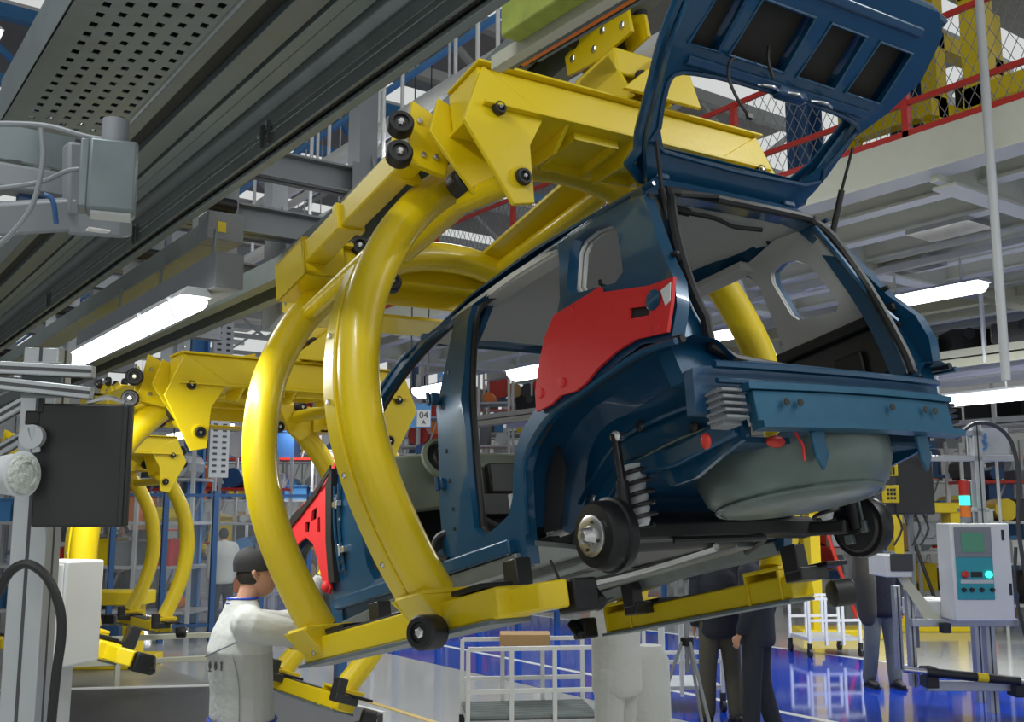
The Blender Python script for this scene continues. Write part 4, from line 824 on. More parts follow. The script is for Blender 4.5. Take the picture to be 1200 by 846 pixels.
# ------------------------------------------------------------------ people
def head_mesh(b, c, R, s=1.0, face=True):
    """head with brow, sockets, nose, lips, jaw and ears; local +y is the face"""
    c = V(c); n, m = 26, 36; vs = []
    for i in range(1, n):
        th = math.pi * i / n
        for j in range(m):
            ph = 2 * math.pi * j / m
            d = V((math.sin(th) * math.cos(ph), math.sin(th) * math.sin(ph), math.cos(th)))
            x, y, z = d.x * .076, d.y * .096, d.z * .118
            if z < 0: k = 1 - .30 * (z / -.118) ** 1.3; x *= k; y = y * (1 - .12 * (z / -.118)) + .012 * (z / -.118)
            if y < 0 and z < -.04: y *= .75
            if y > 0:
                fr = max(0, d.y)
                g = lambda cx_, cz, sx, sz, a: a * math.exp(-((x - cx_) / sx) ** 2 - ((z - cz) / sz) ** 2) * fr
                y += g(0, -.022, .012, .018, .026) + g(0, -.002, .009, .02, .010) + g(0, .028, .05, .009, .006)
                y -= g(.030, .006, .016, .012, .010) + g(-.030, .006, .016, .012, .010)
                y += g(0, -.056, .022, .006, .007) + g(0, -.070, .020, .006, .006) - g(0, -.063, .022, .003, .004) + g(0, -.098, .02, .014, .010)
            vs.append(c + R @ (V((x, y, z)) * s))
    fs = [(i * m + j, (i + 1) * m + j, (i + 1) * m + (j + 1) % m, i * m + (j + 1) % m) for i in range(n - 2) for j in range(m)]
    fs += [tuple(range(m)), tuple(range((n - 2) * m, (n - 1) * m))[::-1]]
    b.add(vs, fs)
    for sg in (-1, 1):
        b.limb([c + R @ (V((sg * .074, -.008, .022)) * s), c + R @ (V((sg * .082, -.016, .008)) * s), c + R @ (V((sg * .076, -.006, -.022)) * s)], [.010 * s, .013 * s, .008 * s], 8)
def hand_mesh(b, w, d, nrm, s=1.0, curl=.5, side=1):
    """palm plus five fingers; w wrist, d pointing direction, nrm palm normal"""
    w = V(w); d = V(d).normalized(); nrm = V(nrm); nrm = (nrm - d * nrm.dot(d)).normalized(); a = d.cross(nrm).normalized() * side
    pc = w + d * .045 * s
    b.limb([w, w + d * .03 * s + a * .012 * s, w + d * .075 * s + a * .018 * s], [.024 * s, .020 * s, .015 * s], 10)
    b.limb([w, w + d * .03 * s - a * .012 * s, w + d * .072 * s - a * .022 * s], [.024 * s, .020 * s, .014 * s], 10)
    for k, (o, ln) in enumerate(((.030, .068), (.010, .078), (-.010, .072), (-.029, .056))):
        p = w + d * .078 * s + a * o * s; q = p; L = [p]; ang = 0
        for seg in (.45, .32, .23):
            ang += curl * .9; dd = d * math.cos(ang) + nrm * math.sin(ang); q = q + dd * ln * seg * s; L.append(q)
        b.limb(L, [.0098 * s, .0092 * s, .0085 * s, .0075 * s], 8)
    t = w + d * .02 * s + a * .026 * s
    b.limb([t, t + (d * .6 + a * .8) * .03 * s, t + (d * .9 + a * .45 + nrm * .4) * .058 * s], [.014 * s, .011 * s, .009 * s], 8)
def remesh(o, vox, it=3, fac=.5):
    r = o.modifiers.new('remesh', 'REMESH'); r.mode = 'VOXEL'; r.voxel_size = vox; r.use_smooth_shade = True
    if it: s_ = o.modifiers.new('smooth', 'SMOOTH'); s_.iterations = it; s_.factor = fac
def loft(b, secs, n=22):
    vs = []
    for c, rx, ry, tw in secs:
        for j in range(n):
            a = 2 * math.pi * j / n; x = math.copysign(abs(math.cos(a)) ** .85, math.cos(a)) * rx; y = math.copysign(abs(math.sin(a)) ** .85, math.sin(a)) * ry
            vs.append(V(c) + Matrix.Rotation(tw, 3, 'Z') @ V((x, y, 0)))
    m = len(secs); b.add(vs, [(i * n + j, i * n + (j + 1) % n, (i + 1) * n + (j + 1) % n, (i + 1) * n + j) for i in range(m - 1) for j in range(n)] + [tuple(range(n))[::-1], tuple(range((m - 1) * n, m * n))])
def person(label, Mx, J, top, bottom, shoes, hair=None, cap=None, vox=.012, hem=.90, group=None, headrot=None, slim=1.0):
    """J: neck, head, hipL/R, kneeL/R, footL/R, shL/R, elL/R, haL/R in local metres (x right, y front)"""
    o = empty('person', Mx, label, 'person', group); HR = (headrot or Euler((0, 0, 0))).to_matrix()
    hp = (V(J['hipL']) + V(J['hipR'])) / 2; nk = V(J['neck']); tw = J.get('twist', 0)
    chest = hp.lerp(nk, .72)
    b = MB()
    loft(b, [(hp + V((0, 0, -.08)), .14, .10, 0), (hp, .165, .115, 0), (hp.lerp(nk, .35), .14, .10, tw / 2), (chest, .17, .115, tw), (hp.lerp(nk, .93), .12, .075, tw), (nk, .055, .055, tw)])
    b.limb([nk + V((0, 0, -.05)), nk.lerp(V(J['head']), .6)], [.056, .052])
    head_mesh(b, J['head'], HR)
    for sd in 'LR':
        b.limb([J['hip' + sd], J['knee' + sd], V(J['foot' + sd]) + V((0, 0, .09))], [.085, .055, .038]); f = V(J['foot' + sd]); b.limb([f + V((0, -.03, .05)), f + V((0, .15, .035))], [.04, .03])
        b.limb([chest.lerp(V(J['sh' + sd]), .5) + V((0, 0, .04)), J['sh' + sd], J['el' + sd], J['ha' + sd]], [.06, .052, .040, .027])
        dr = (V(J['ha' + sd]) - V(J['el' + sd])).normalized(); hand_mesh(b, V(J['ha' + sd]), dr if 'hd' + sd not in J else J['hd' + sd], J.get('hn' + sd, (1 if sd == 'L' else -1, 0, 0)), 1, J.get('curl', .45), -1 if sd == 'L' else 1)
    remesh(b.build('body', M['skin'], o), vox if vox > .008 else .0055, 2)
    t = MB(); k = slim
    loft(t, [(V((hp.x, hp.y, hem)), .175 * k, .135 * k, 0), (V((hp.x, hp.y, hem + .05)), .195 * k, .15 * k, 0), (hp.lerp(nk, .32), .185 * k, .145 * k, tw / 2), (chest + V((0, -.01, -.04)), .205 * k, .15 * k, tw), (chest + V((0, 0, .05)), .20 * k, .135 * k, tw), (hp.lerp(nk, .96), .125 * k, .09 * k, tw), (nk + V((0, 0, .045)), .068, .068, tw)])
    for sd in 'LR':
        e = V(J['el' + sd]); h = V(J['ha' + sd]); t.limb([chest.lerp(V(J['sh' + sd]), .55) + V((0, 0, .05)), V(J['sh' + sd]) + V((0, 0, -.005)), e, e.lerp(h, .82)], [.085, .08, .062, .047])
    remesh(t.build('jacket', M[top], o), max(vox, .008), 2)
    l = MB()
    for sd in 'LR': l.limb([V(J['hip' + sd]) + V((0, 0, .06)), J['hip' + sd], J['knee' + sd], V(J['foot' + sd]) + V((0, 0, .10))], [.10, .112, .088, .08])
    l.limb([hp + V((-.05, 0, .03)), hp + V((.05, 0, .03))], [.115, .115]); remesh(l.build('trousers', M[bottom], o), max(vox, .010), 2)
    for sd in 'LR':
        f = V(J['foot' + sd]); s_ = MB(); s_.limb([f + V((0, -.05, .055)), f + V((0, .06, .06)), f + V((0, .19, .04))], [.052, .05, .038]); s_.box(f + V((0, .07, .012)), (.09, .28, .024)); s_.build('shoe', M[shoes], o)
    if hair:
        h = MB(); c = V(J['head']); h.sphere(c + HR @ V((0, -.016, .012 if not cap else -.002)), .1, 10, (.80, .88 if cap else .94, 1.0 if not cap else .68)); 
        h.v = [p if (HR.transposed() @ (p - c)).y < .055 or (HR.transposed() @ (p - c)).z > .06 else c + (p - c) * .8 for p in h.v]; h.build('hair', M[hair], o)
    if cap:
        h = MB(); c = V(J['head']); n, m = 8, 24; vs = []
        for i in range(n):
            th = math.pi / 2 * (i + .15) / n
            for j in range(m):
                a = 2 * math.pi * j / m; vs.append(c + HR @ V((.086 * math.cos(a) * math.sin(th) ** .75, -.006 + .108 * math.sin(a) * math.sin(th) ** .75, .038 + .088 * math.cos(th) - .012 * math.sin(a))))
        for j in range(m): a = 2 * math.pi * j / m; vs.append(c + HR @ V((.087 * math.cos(a), -.006 + .109 * math.sin(a), .015 - .012 * math.sin(a))))
        h.add(vs, [(i * m + j, (i + 1) * m + j, (i + 1) * m + (j + 1) % m, i * m + (j + 1) % m) for i in range(n) for j in range(m)] + [tuple(range(m))])
        cp = h.build('cap', M[cap], o)
        vz = MB(); vz.add([c + HR @ V((x * .075, .088 + yy * (1 - x * x * .55), .026 - yy * .25 - .012 * x * x + dz)) for dz in (0, .004) for yy in (0, .03, .07) for x in (-1, -.5, 0, .5, 1)],
                 [(r * 5 + q, r * 5 + q + 1, (r + 1) * 5 + q + 1, (r + 1) * 5 + q) for r in (0, 1) for q in range(4)] + [(15 + r * 5 + q, 15 + r * 5 + q + 1, 15 + (r + 1) * 5 + q + 1, 15 + (r + 1) * 5 + q) for r in (0, 1) for q in range(4)])
        vz.build('cap_peak', M[cap], cp)
    return o
def stand(h=1.75, lean=0, feet=.11, step=.0, arm=None):
    s = h / 1.75; J = dict(hipL=(-.09, 0, .92), hipR=(.09, 0, .92), kneeL=(-feet, .01, .50), kneeR=(feet, .03, .50), footL=(-feet - .01, -.02 + step, 0), footR=(feet + .01, -.02 - step, 0), neck=(0, lean, 1.49), head=(0, lean + .03, 1.635), shL=(-.19, lean, 1.42), shR=(.19, lean, 1.42),
             elL=(-.24, lean - .03, 1.13), elR=(.24, lean - .03, 1.13), haL=(-.23, lean + .07, .88), haR=(.23, lean + .07, .88))
    if arm: J.update(arm)
    return {k: (tuple(c * s for c in v) if isinstance(v, tuple) and not k.startswith('h' + 'd') else v) for k, v in J.items()}
# foreground worker at the front wheel arch
W = at(288, 720, 5.05)
JW = stand(1.80, .0, arm=dict(neck=(0, -.02, 1.50), head=(.0, .05, 1.655), shL=(-.19, .02, 1.42), shR=(.19, -.02, 1.43),
     elL=(-.20, .30, 1.40), haL=(-.16, .46, 1.62), elR=(.20, .25, 1.36), haR=(.14, .36, 1.28), hnL=(0, 0, 1), hnR=(-1, .2, .4), curl=.7))
wk = person('worker in grey and white fleece jacket and black cap, reaching into the front wheel arch', TR((W.x, W.y, 0), math.radians(-94)), JW, 'twotone', 'darkcloth', 'black', 'hair', 'capm', .0065, hem=.97, headrot=Euler((math.radians(8), 0, math.radians(-18))), slim=.98)
def ringband(name, c, rx, ry, z, r, m, tilt=0):
    return MB().tube([(c[0] + rx * math.cos(t), c[1] + ry * math.sin(t), z + tilt * math.sin(t)) for t in [2 * math.pi * k / 32 for k in range(32)]], r, 6, True).build(name, M[m], wk)
for z, r in ((.985, .011), (1.012, .006)): ringband('hem_stripe', (0, 0), .186 + (z - .97) * .3, .147 + (z - .97) * .3, z, r, 'stripe')
for z in (1.562, 1.585): ringband('collar_stripe', (0, -.018), .0755 - (z - 1.56) * .12, .0755 - (z - 1.56) * .12, z, .006, 'stripe')
hc = V(JW['head']); HRW = Euler((math.radians(8), 0, math.radians(-18))).to_matrix()
g = MB()
for sg in (-1, 1):
    cc = hc + HRW @ V((sg * .032, .098, .004)); g.tube([cc + HRW @ V((.021 * math.cos(t), 0, .014 * math.sin(t))) for t in [k * math.pi / 8 for k in range(16)]], .0015, 5, True)
    g.tube([hc + HRW @ V((sg * .053, .096, .008)), hc + HRW @ V((sg * .078, .07, .010)), hc + HRW @ V((sg * .080, -.005, .012))], .0015, 5)
g.tube([hc + HRW @ V((-.011, .102, .006)), hc + HRW @ V((.011, .102, .006))], .0015, 5); g.build('glasses', M['darkm'], wk)
for sg in (-1, 1):
    MB().sphere(hc + HRW @ V((sg * .030, .080, .006)), .0115, 8).build('eye', M['white'], wk); MB().sphere(hc + HRW @ V((sg * .030, .0895, .006)), .005, 6).build('iris', M['hair'], wk)
# piping seam across the back, yellow oversleeve, small dark marks on the back
seam = [(.20, -.10, 1.40), (.12, -.156, 1.36), (0, -.172, 1.325), (-.12, -.156, 1.30)]
MB().tube([(x * 1.03, y, z) for x, y, z in seam], .004, 5, sm=4).build('back_seam', M['grey'], wk)
MB().tube([(.17, -.11, 1.34), (.19, -.08, 1.20), (.185, -.07, 1.02)], .003, 5, sm=4).build('side_seam', M['grey'], wk)
el, sh, ha = V(JW['elR']), V(JW['shR']), V(JW['haR'])
MB().cyl(el.lerp(sh, -.05), el.lerp(sh, .28), .070, .074, 18).build('yellow_elbow_band', M['yellow'], wk)
MB().cyl(el.lerp(ha, .80), el.lerp(ha, .92), .050, .044, 14).build('cuff', M['stripe'], wk)
el, ha = V(JW['elL']), V(JW['haL']); d = (ha - el).normalized()
MB().cyl(el.lerp(ha, .80), el.lerp(ha, .92), .050, .044, 14).build('cuff', M['clothd'], wk)
MB().cyl(ha - d * .01, ha + d * .05, .042, .05, 14).build('glove_cuff', M['yellow'], wk)
for k in range(3):
    x = .135 - k * .045; y = -.150 - .016 * k * .9
    if k == 1 or k == 2: m_ = MB().tube([(x + .012 * math.cos(t), y, 1.285 - k * .002 + .018 * math.sin(t)) for t in [q * math.pi / 6 for q in range(12)]], .004, 5, True)
    else: m_ = MB().box((x, y, 1.285), (.008, .006, .04)).box((x - .008, y, 1.30), (.014, .006, .008))
    if k == 2: m_.box((x, y, 1.255), (.036, .006, .006))
    m_.build('back_mark', M['dark'], wk)
# white-clad worker under the car, two dark visitors, visitor in grey jeans
w2 = at(722, 700, 6.9)
person('worker in pale grey overalls standing under the car body, arms raised', TR((w2.x, w2.y, 0), math.radians(20)), stand(1.78, .02, arm=dict(elL=(-.24, .16, 1.52), haL=(-.20, .26, 1.74), elR=(.24, .16, 1.50), haR=(.18, .26, 1.72))), 'cloth', 'cloth', 'black', 'hair', None, .014, hem=.80, headrot=Euler((.4, 0, 0)))
for lab, px, d_, rz, tp_, bt, hh in (('visitor in dark jacket and olive trousers, left of the dark pair', 842, 10.0, -.6, 'darkcloth', 'khaki', 1.78), ('visitor in black jacket and navy trousers, right of the dark pair', 886, 9.4, .3, 'darkcloth', 'darkcloth', 1.80),
                             ('visitor in black jacket and grey jeans near the control panel', 1030, 12.0, 2.6, 'darkcloth', 'jeans', 1.80)):
    q = at(px, 700, d_); person(lab, TR((q.x, q.y, 0), rz), stand(hh, 0, .12, .05), tp_, bt, 'black', 'hair', None, .018, hem=.80)
q = at(1012, 690, 11.75); tag(MB().limb([(q.x, q.y, 1.55), (q.x + .02, q.y, 1.2), (q.x + .05, q.y, .82)], [.10, .13, .10]).build('draped_coat', M['khaki']), 'dark olive coat carried over the arm of the jeans-wearing visitor', 'coat')
for k, (px, py, d_, lab, tp_) in enumerate(((260, 690, 17.5, 'distant worker in grey behind the blue fence', 'cloth'), (145, 640, 21, 'distant worker in pale clothes left of the blue fence', 'cloth'), (98, 650, 19, 'distant worker in dark blue below the black screen', 'darkcloth'))):
    q = at(px, py, d_); person(lab, TR((q.x, q.y, 0), k * 2.), stand(1.75, 0, .12), tp_, 'darkcloth', 'black', 'hair', None, .03, hem=.80)
# ------------------------------------------------------------------ background lamps
LG = 'lit lamps hanging in the hall'
for k, (px, py, z, ln, lab) in enumerate(((372, 393, 4.6, 1.5, 'lit lamp between the two front hoops of the nearest carrier'), (628, 433, 4.3, 1.2, 'lit lamp seen through the rear door opening'), (512, 455, 4.2, 1.2, 'lit lamp seen through the front door opening'),
      (255, 500, 4.4, 1.6, 'lit lamp left of the nearest hoops, right of the perforated column'), (212, 509, 4.4, 1.5, 'lit lamp beside the light blue column'), (355, 488, 4.2, 1.6, 'lit lamp behind the second carrier\'s right arms'),
      (165, 571, 3.0, 1.6, 'low lit lamp right of the black screen'), (188, 569, 3.2, 1.6, 'low lit lamp behind the third carrier arms'))):
    q = onZ(px, py, z); o = lamp(lab, (q.x, q.y - ln / 2, q.z), (q.x, q.y + ln / 2, q.z), .46, power=110)
    for sg in (-.4, .4): MB().cyl((q.x, q.y + ln * sg, q.z + .06), (q.x, q.y + ln * sg, 13.0 if q.x < 7.5 or q.y > 19 else 5.235), .012, n=6).build('hanging_rod', M['greyl'], o)
for (a, b_, z, lab, pw) in (((1020, 356), (1160, 334), 4.45, 'long lit lamp under the mezzanine, right of the tailgate opening', 140), ((820, 396), (880, 387), 4.45, 'lit lamp seen through the rear window beside the yellow arm', 60), ((1084, 472), (1200, 457), 3.5, 'bright low lamp at the right edge above the work station', 160)):
    p = onZ(*a, z); q = onZ(*b_, z); X_ = (p.x + q.x) / 2
    o = lamp(lab, (X_, q.y - (1.4 if z < 4 else 0), z), (X_, p.y, z), .30 if z > 4 else .36, power=pw)
    MB().span((X_ - .05, q.y - 1, z + .35), (X_ + .05, p.y + 1, z + .42)).build('lamp_rail', M['greyl'], o)
    for t in (.2, .8): MB().cyl((X_, lerp(q.y, p.y, t), z + .05), (X_, lerp(q.y, p.y, t), z + .37), .015, n=6).build('hanger_rod', M['greyl'], o)
# added fill lamps, out of view or hidden, that brighten the line
for (x, y) in ((-1, 1.5), (.4, -2.5), (5.6, .5), (5.0, 8.0), (1.0, 9.0)):
    o = lamp('added fill lamp above the line, ' + {-1: 'behind the camera at left', .4: 'behind the camera', 5.6: 'right of the car rear', 5.0: 'right of the second carrier', 1.0: 'left of the second carrier'}[x], (x, y - .8, 5.6), (x, y + .8, 5.6), .3, power=FILLP)
    MB().cyl((x, y, 5.66), (x, y, 13.0), .012, n=6).build('hanging_rod', M['greyl'], o)
# ------------------------------------------------------------------ blue fence
fn = empty('blue_fence', Matrix.Identity(4), 'dark blue guarding fence behind the carriers', 'fence')
F0 = V((4.35, 16.6, 0)); F1 = V((15.5, 14.2, 0)); fd = F1 - F0; nF = 16
for k in range(nF):
    p = F0 + fd * k / (nF - 1); MB().span(p - V((.04, .04, 0)), p + V((.04, .04, 2.35))).build('post', M['bluesteel'], fn)
for z in (.25, 2.28): MB().bar(F0 + V((0, 0, z)), F1 + V((0, 0, z)), .05, .05).build('rail', M['bluesteel'], fn)
M['panel'] = mat('clear_guard_panel', (.55, .6, .62), .15); M['panel'].node_tree.nodes['Principled BSDF'].inputs['Alpha'].default_value = .07
for k in range(nF - 1):
    p = F0 + fd * (k + .5) / (nF - 1); R_ = Matrix.Rotation(math.atan2(fd.y, fd.x), 3, 'Z'); MB().box(p + V((0, 0, 1.27)), (fd.length / (nF - 1) - .1, .006, 1.95), R_).build('guard_panel', M['panel'], fn)
# ------------------------------------------------------------------ racks, shelves and equipment behind the line
cols = ['redpaint', 'yellow', 'bluelight', 'white', 'greyl', 'orange', 'dark', 'card', 'grey', 'bluesteel']
def rack(lab, p, rz, w_, h, dp, lev, post='white', fill=.8, bays=3, seed=0, z0=0.):
    rr = random.Random(seed); o = empty('storage_rack', TR(p, rz), lab, 'rack'); b = MB()
    for i in range(bays + 1):
        for y in (0, dp): MB().span((i * w_ / bays - .03, y - .03, z0), (i * w_ / bays + .03, y + .03, h)).build('rack_post', M[post], o)
    for k in range(bays): MB().bar((k * w_ / bays, dp, z0 + .2), ((k + 1) * w_ / bays, dp, h * .9), .03, .03).build('brace', M[post], o)
    for l_ in range(lev):
        z = z0 + .3 + l_ * (h - z0 - .3) / lev
        MB().span((0, 0, z), (w_, dp, z + .05)).build('shelf', M[rr.choice(['redpaint', 'greyl', 'white', 'bluesteel'])] if l_ % 2 else M['greyl'], o)
        x = .1
        while x < w_ - .4:
            ww = rr.uniform(.2, .6)
            if rr.random() < fill:
                hh = rr.uniform(.15, (h - z0) / lev * .7); m_ = M[rr.choice(cols)]
                if rr.random() < .5: MB().span((x, .1, z + .05), (x + ww, dp - .1, z + .05 + hh)).span((x - .02, .07, z + .04 + hh), (x + ww + .02, dp - .07, z + .07 + hh)).build('stored_box', m_, o)
                else: MB().cyl((x + ww / 2, .1, z + .05 + hh / 2), (x + ww / 2, dp - .1, z + .05 + hh / 2), hh / 2, n=10).build('stored_part', m_, o)
            x += ww + .08
    return o
def G(px, d): q = at(px, 600, d); return (q.x, q.y, 0)
for i, (px, d, w_, h, lev, lab) in enumerate(((60, 22, 5, 3.2, 4, 'low storage rack left of the third carrier'), (215, 24, 6, 5.2, 5, 'tall white rack with red shelves behind the perforated column'), (330, 26, 3.4, 5.6, 5, 'tall rack behind the second carrier'),
        (455, 27, 3.2, 6.0, 5, 'tall scaffold rack in front of the car nose'), (520, 29, 5, 6.2, 6, 'white scaffold rack seen through the side door opening'), (650, 31, 5, 6, 5, 'far rack seen behind the red rear cover'), (790, 30, 7, 5.8, 5, 'far rack seen through the rear window opening'),
        (880, 26, 6, 4.4, 5, 'rack behind the dark visitors'), (1010, 22, 5, 3.6, 4, 'rack behind the visitor in jeans'), (1130, 19, 5, 3.3, 4, 'rack behind the control station'), (150, 34, 9, 7, 6, 'farthest rack at left'), (400, 42, 12, 7.5, 6, 'farthest rack at the hall end'), (-30, 18, 4, 3.3, 4, 'rack at the left edge behind the aluminium post'))):
    rack(lab, G(px, d), YAW + (i % 3 - 1) * .12, w_, h, .9, lev, 'white' if i % 4 else 'greyl', .85, 4, i)
# upper storeys under the mezzanine: pale conveyors with dark loads
for i, (x, y, z, lab) in enumerate(((12.5, 6.0, 3.9, 'near pale overhead conveyor under the mezzanine, loaded with dark parts'), (15.0, 8.0, 4.1, 'middle pale overhead conveyor under the mezzanine'), (18.0, 10.0, 3.5, 'far pale overhead conveyor at right'))):
    o = empty('overhead_conveyor', Matrix.Identity(4), lab, 'conveyor')
    MB().span((x, -3, z), (x + .12, 19, z + .22)).span((x - .05, -3, z - .02), (x + .2, 19, z)).build('side_beam', M['white'] if i else M['beige'], o); MB().span((x + 1.0, -3, z), (x + 1.1, 19, z + .22)).build('side_beam', M['white'], o)
    MB().span((x, -3, z + .1), (x + 1.1, 19, z + .12)).build('belt', M['greyl'], o)
    for k in range(22):
        y_ = 1.5 + k * .75; MB().box((x + .4, y_, z + .38), (.5, .5, .26), Matrix.Rotation(k * .7, 3, 'Z')).cyl((x + .2, y_ - .2, z + .45), (x + .6, y_ + .2, z + .5), .08, n=8).build('loaded_part', M['darkm'] if (k * 7 + i) % 5 else M['chrome'], o)
    for k in range(6): MB().cyl((x, 1 + k * 3, 0 if i == 2 else z), (x, 1 + k * 3, 5.0), .03, n=6).build('hanger', M['white'], o)
# yellow framework above the mezzanine (upper right)
for i, (x, y, lab) in enumerate(((11.5, 4.6, 'near yellow framework standing above the red railing at upper right'), (14.5, 8.6, 'yellow framework seen through the open tailgate'), (15.5, 5.2, 'far yellow framework at the top right corner'))):
    o = empty('yellow_framework', Matrix.Identity(4), lab, 'frame')
    for dx, dy in ((0, 0), (1.8, 0), (0, 1.6), (1.8, 1.6)): MB().span((x + dx, y + dy, 5.3), (x + dx + .28, y + dy + .28, 10.5)).build('upright', M['yellow'], o)
    for z in (6.8, 8.2, 9.4):
        MB().span((x - .2, y, z), (x + 2.3, y + .25, z + .28)).build('crossbar', M['yellow'], o); MB().span((x, y, z + .1), (x + .25, y + 1.9, z + .35)).build('crossbar', M['yellow'], o)
    MB().bar((x, y, 6.8), (x + 1.9, y, 8.2), .14, .14).build('diagonal', M['yellow'], o)
    MB().box((x + .9, y - .1, 8.7), (.5, .4, .35)).cyl((x + .6, y - .1, 8.1), (x + 1.3, y - .1, 8.1), .12).build('drive_unit', M['darkm'], o, .02)
# signs
def text(s, p, size, rz, m, parent, name='lettering', ext=.004, tilt=math.pi / 2):
    c = bpy.data.curves.new(name, 'FONT'); c.body = s; c.size = size; c.extrude = ext; c.align_x = 'CENTER'; c.align_y = 'CENTER'; c.materials.append(m)
    t_ = bpy.data.objects.new(name, c); COL.objects.link(t_); bpy.context.view_layer.update(); me = bpy.data.meshes.new_from_object(t_.evaluated_get(bpy.context.evaluated_depsgraph_get())); bpy.data.objects.remove(t_); o = bpy.data.objects.new(name, me); COL.objects.link(o); o.parent = parent; o.location = p; o.rotation_euler = (tilt, 0, rz); return o
q = at(491, 487, 14.5); RY = Matrix.Rotation(YAW, 3, 'Z')
sg_ = empty('station_sign', Matrix.Identity(4), 'blue and white hanging station sign seen through the front door opening', 'sign')
MB().box(q, (.34, .04, .34), RY).build('board', M['bluelight'], sg_); MB().box(q + RY @ V((.07, -.03, -.04)), (.19, .01, .24), RY).build('white_card', M['white'], sg_)
text('04', q + RY @ V((.07, -.04, .0)), .13, YAW, M['dark'], sg_); text('A', q + RY @ V((.07, -.04, -.10)), .09, YAW, M['dark'], sg_)
for dx in (-.12, .12): MB().cyl(q + RY @ V((dx, 0, .17)), V((0, 0, 4.85 if q.x > 7.5 else 13)) + V(((q + RY @ V((dx, 0, 0))).x, (q + RY @ V((dx, 0, 0))).y, 0)), .01, n=6).build('hanging_wire', M['dark'], sg_)
q = at(210, 537, 20); bo = empty('andon_board', Matrix.Identity(4), 'black hanging display board with blue figures beside the light blue column', 'display')
MB().box(q, (.42, .08, .42), RY).build('case', M['black'], bo); text('180', q + RY @ V((0, -.05, .08)), .16, YAW, M['bluelight'], bo); text('175', q + RY @ V((0, -.05, -.08)), .16, YAW, M['bluelight'], bo)
for dx in (-.12, .12): MB().cyl(q + RY @ V((dx, 0, .2)), q + RY @ V((dx, 0, 4)), .015, n=6).build('hanging_wire', M['dark'], bo)
q = at(183, 530, 22); bo = tag(MB().box(q, (.24, .06, .55), RY).box(q + V((0, 0, .32)), (.3, .08, .06), RY).build('blue_banner', M['bluelight']), 'blue hanging banner behind the third carrier arms', 'banner')
# ------------------------------------------------------------------ carts
def cart(lab, px0, px1, py, d, top, roll=True):
    q = at((px0 + px1) / 2, 600, d); wd = (px1 - px0) * d / FOC; o = empty('parts_cart', TR((q.x, q.y, 0), YAW + .12), lab, 'cart')
    MB().span((-wd / 2, -.35, .22), (wd / 2, .35, .26)).build('base', M['greyl'], o)
    if roll:
        for k in range(9): MB().cyl((-wd / 2, -.32 + k * .08, .28), (wd / 2, -.32 + k * .08, .28), .025, n=8).build('roller', M['galvd'], o)
    for x in (-wd / 2, -wd / 6, wd / 6, wd / 2):
        for y in (-.35, .35): MB().span((x - .018, y - .018, .16), (x + .018, y + .018, top)).build('post', M['white'], o)
    for z in (top, .5):
        MB().bar((-wd / 2, -.35, z), (wd / 2, -.35, z), .035, .035).bar((-wd / 2, .35, z), (wd / 2, .35, z), .035, .035).build('rail', M['white'], o)
    for x in (-wd / 2, wd / 2):
        for y in (-.35, .35):
            MB().box((x, y, .14), (.05, .05, .10)).build('fork', M['black'], o); MB().cyl((x - .02, y, .06), (x + .02, y, .06), .06).build('wheel', M['black'], o)
    return o
cart('white tubular roller cart on the floor beneath the car', 546, 690, 830, 9.3, .85)
cart('second white tubular cart behind the tripod under the car', 760, 830, 830, 11.0, .9, False)
cart('small white trolley behind the visitor in jeans', 930, 990, 740, 15, .8, False)
q = at(615, 748, 9.3); tag(MB().box(q, (.45, .3, .10), RY).build('cardboard_box', M['card'], None, .005), 'brown cardboard box on the roller cart', 'box')
q = at(806, 800, 8.4); tp_ = empty('tripod', TR((q.x, q.y, 0)), 'grey tripod stand left of the dark visitors', 'tripod')
MB().cyl((0, 0, .7), (0, 0, 1.45), .018).build('column', M['grey'], tp_)
for k in range(3): a = k * 2.1 + .4; MB().cyl((.04 * math.cos(a), .04 * math.sin(a), .95), (.38 * math.cos(a), .38 * math.sin(a), .02), .014).build('leg', M['grey'], tp_)
MB().box((0, 0, 1.48), (.14, .14, .05)).build('head', M['darkm'], tp_, .008); MB().box((0, 0, .95), (.08, .08, .07)).build('leg_hub', M['darkm'], tp_, .008)
q = at(762, 800, 7.4); tag(MB().lathe([(.09, 1.05), (.14, .95), (.15, .3), (.14, .02)], (q.x, q.y, 0), (0, 0, 1), 24).build('white_sack', M['cloth']), 'pale grey draped stand beside the white-clad worker', 'stand')
q = at(400, 730, 12.4); tag(MB().span((q.x - .06, q.y - .06, 0), (q.x + .06, q.y + .06, 1.2)).build('blue_bollard', M['bluesteel']), 'short blue post behind the front foot of the carrier', 'post')
# ------------------------------------------------------------------ control station at right
S0 = at(1130, 601, 10.5); st = empty('control_station', TR((S0.x, S0.y, 0), YAW), 'aluminium work station with teal control panel and stack light at right', 'work station')
k_ = 10.5 / FOC
def SX(px): return (px - 1130) * k_
def SZ(py): return 2.0 - (py - 601) * k_
def sbx(name, m_, x0, y0, x1, y1, f=0, b_=.1, bev=0, par=None): return MB().span((SX(x0), f, SZ(y1)), (SX(x1), f + b_, SZ(y0))).build(name, M[m_], par or st, bev)
for x0, x1, y0, y1, f in ((1151, 1162, 495, 838, .1), (1168, 1180, 560, 838, .7), (1062, 1070, 690, 800, .1), (1072, 1080, 690, 790, .7)):
    p_ = sbx('profile_post', 'alu', x0, y0, x1, y1, f, .1, .006); sbx('profile_groove', 'dark', (x0 + x1) / 2 - .8, y0 + 2, (x0 + x1) / 2 + .8, y1, f - .003, .004, 0, p_)
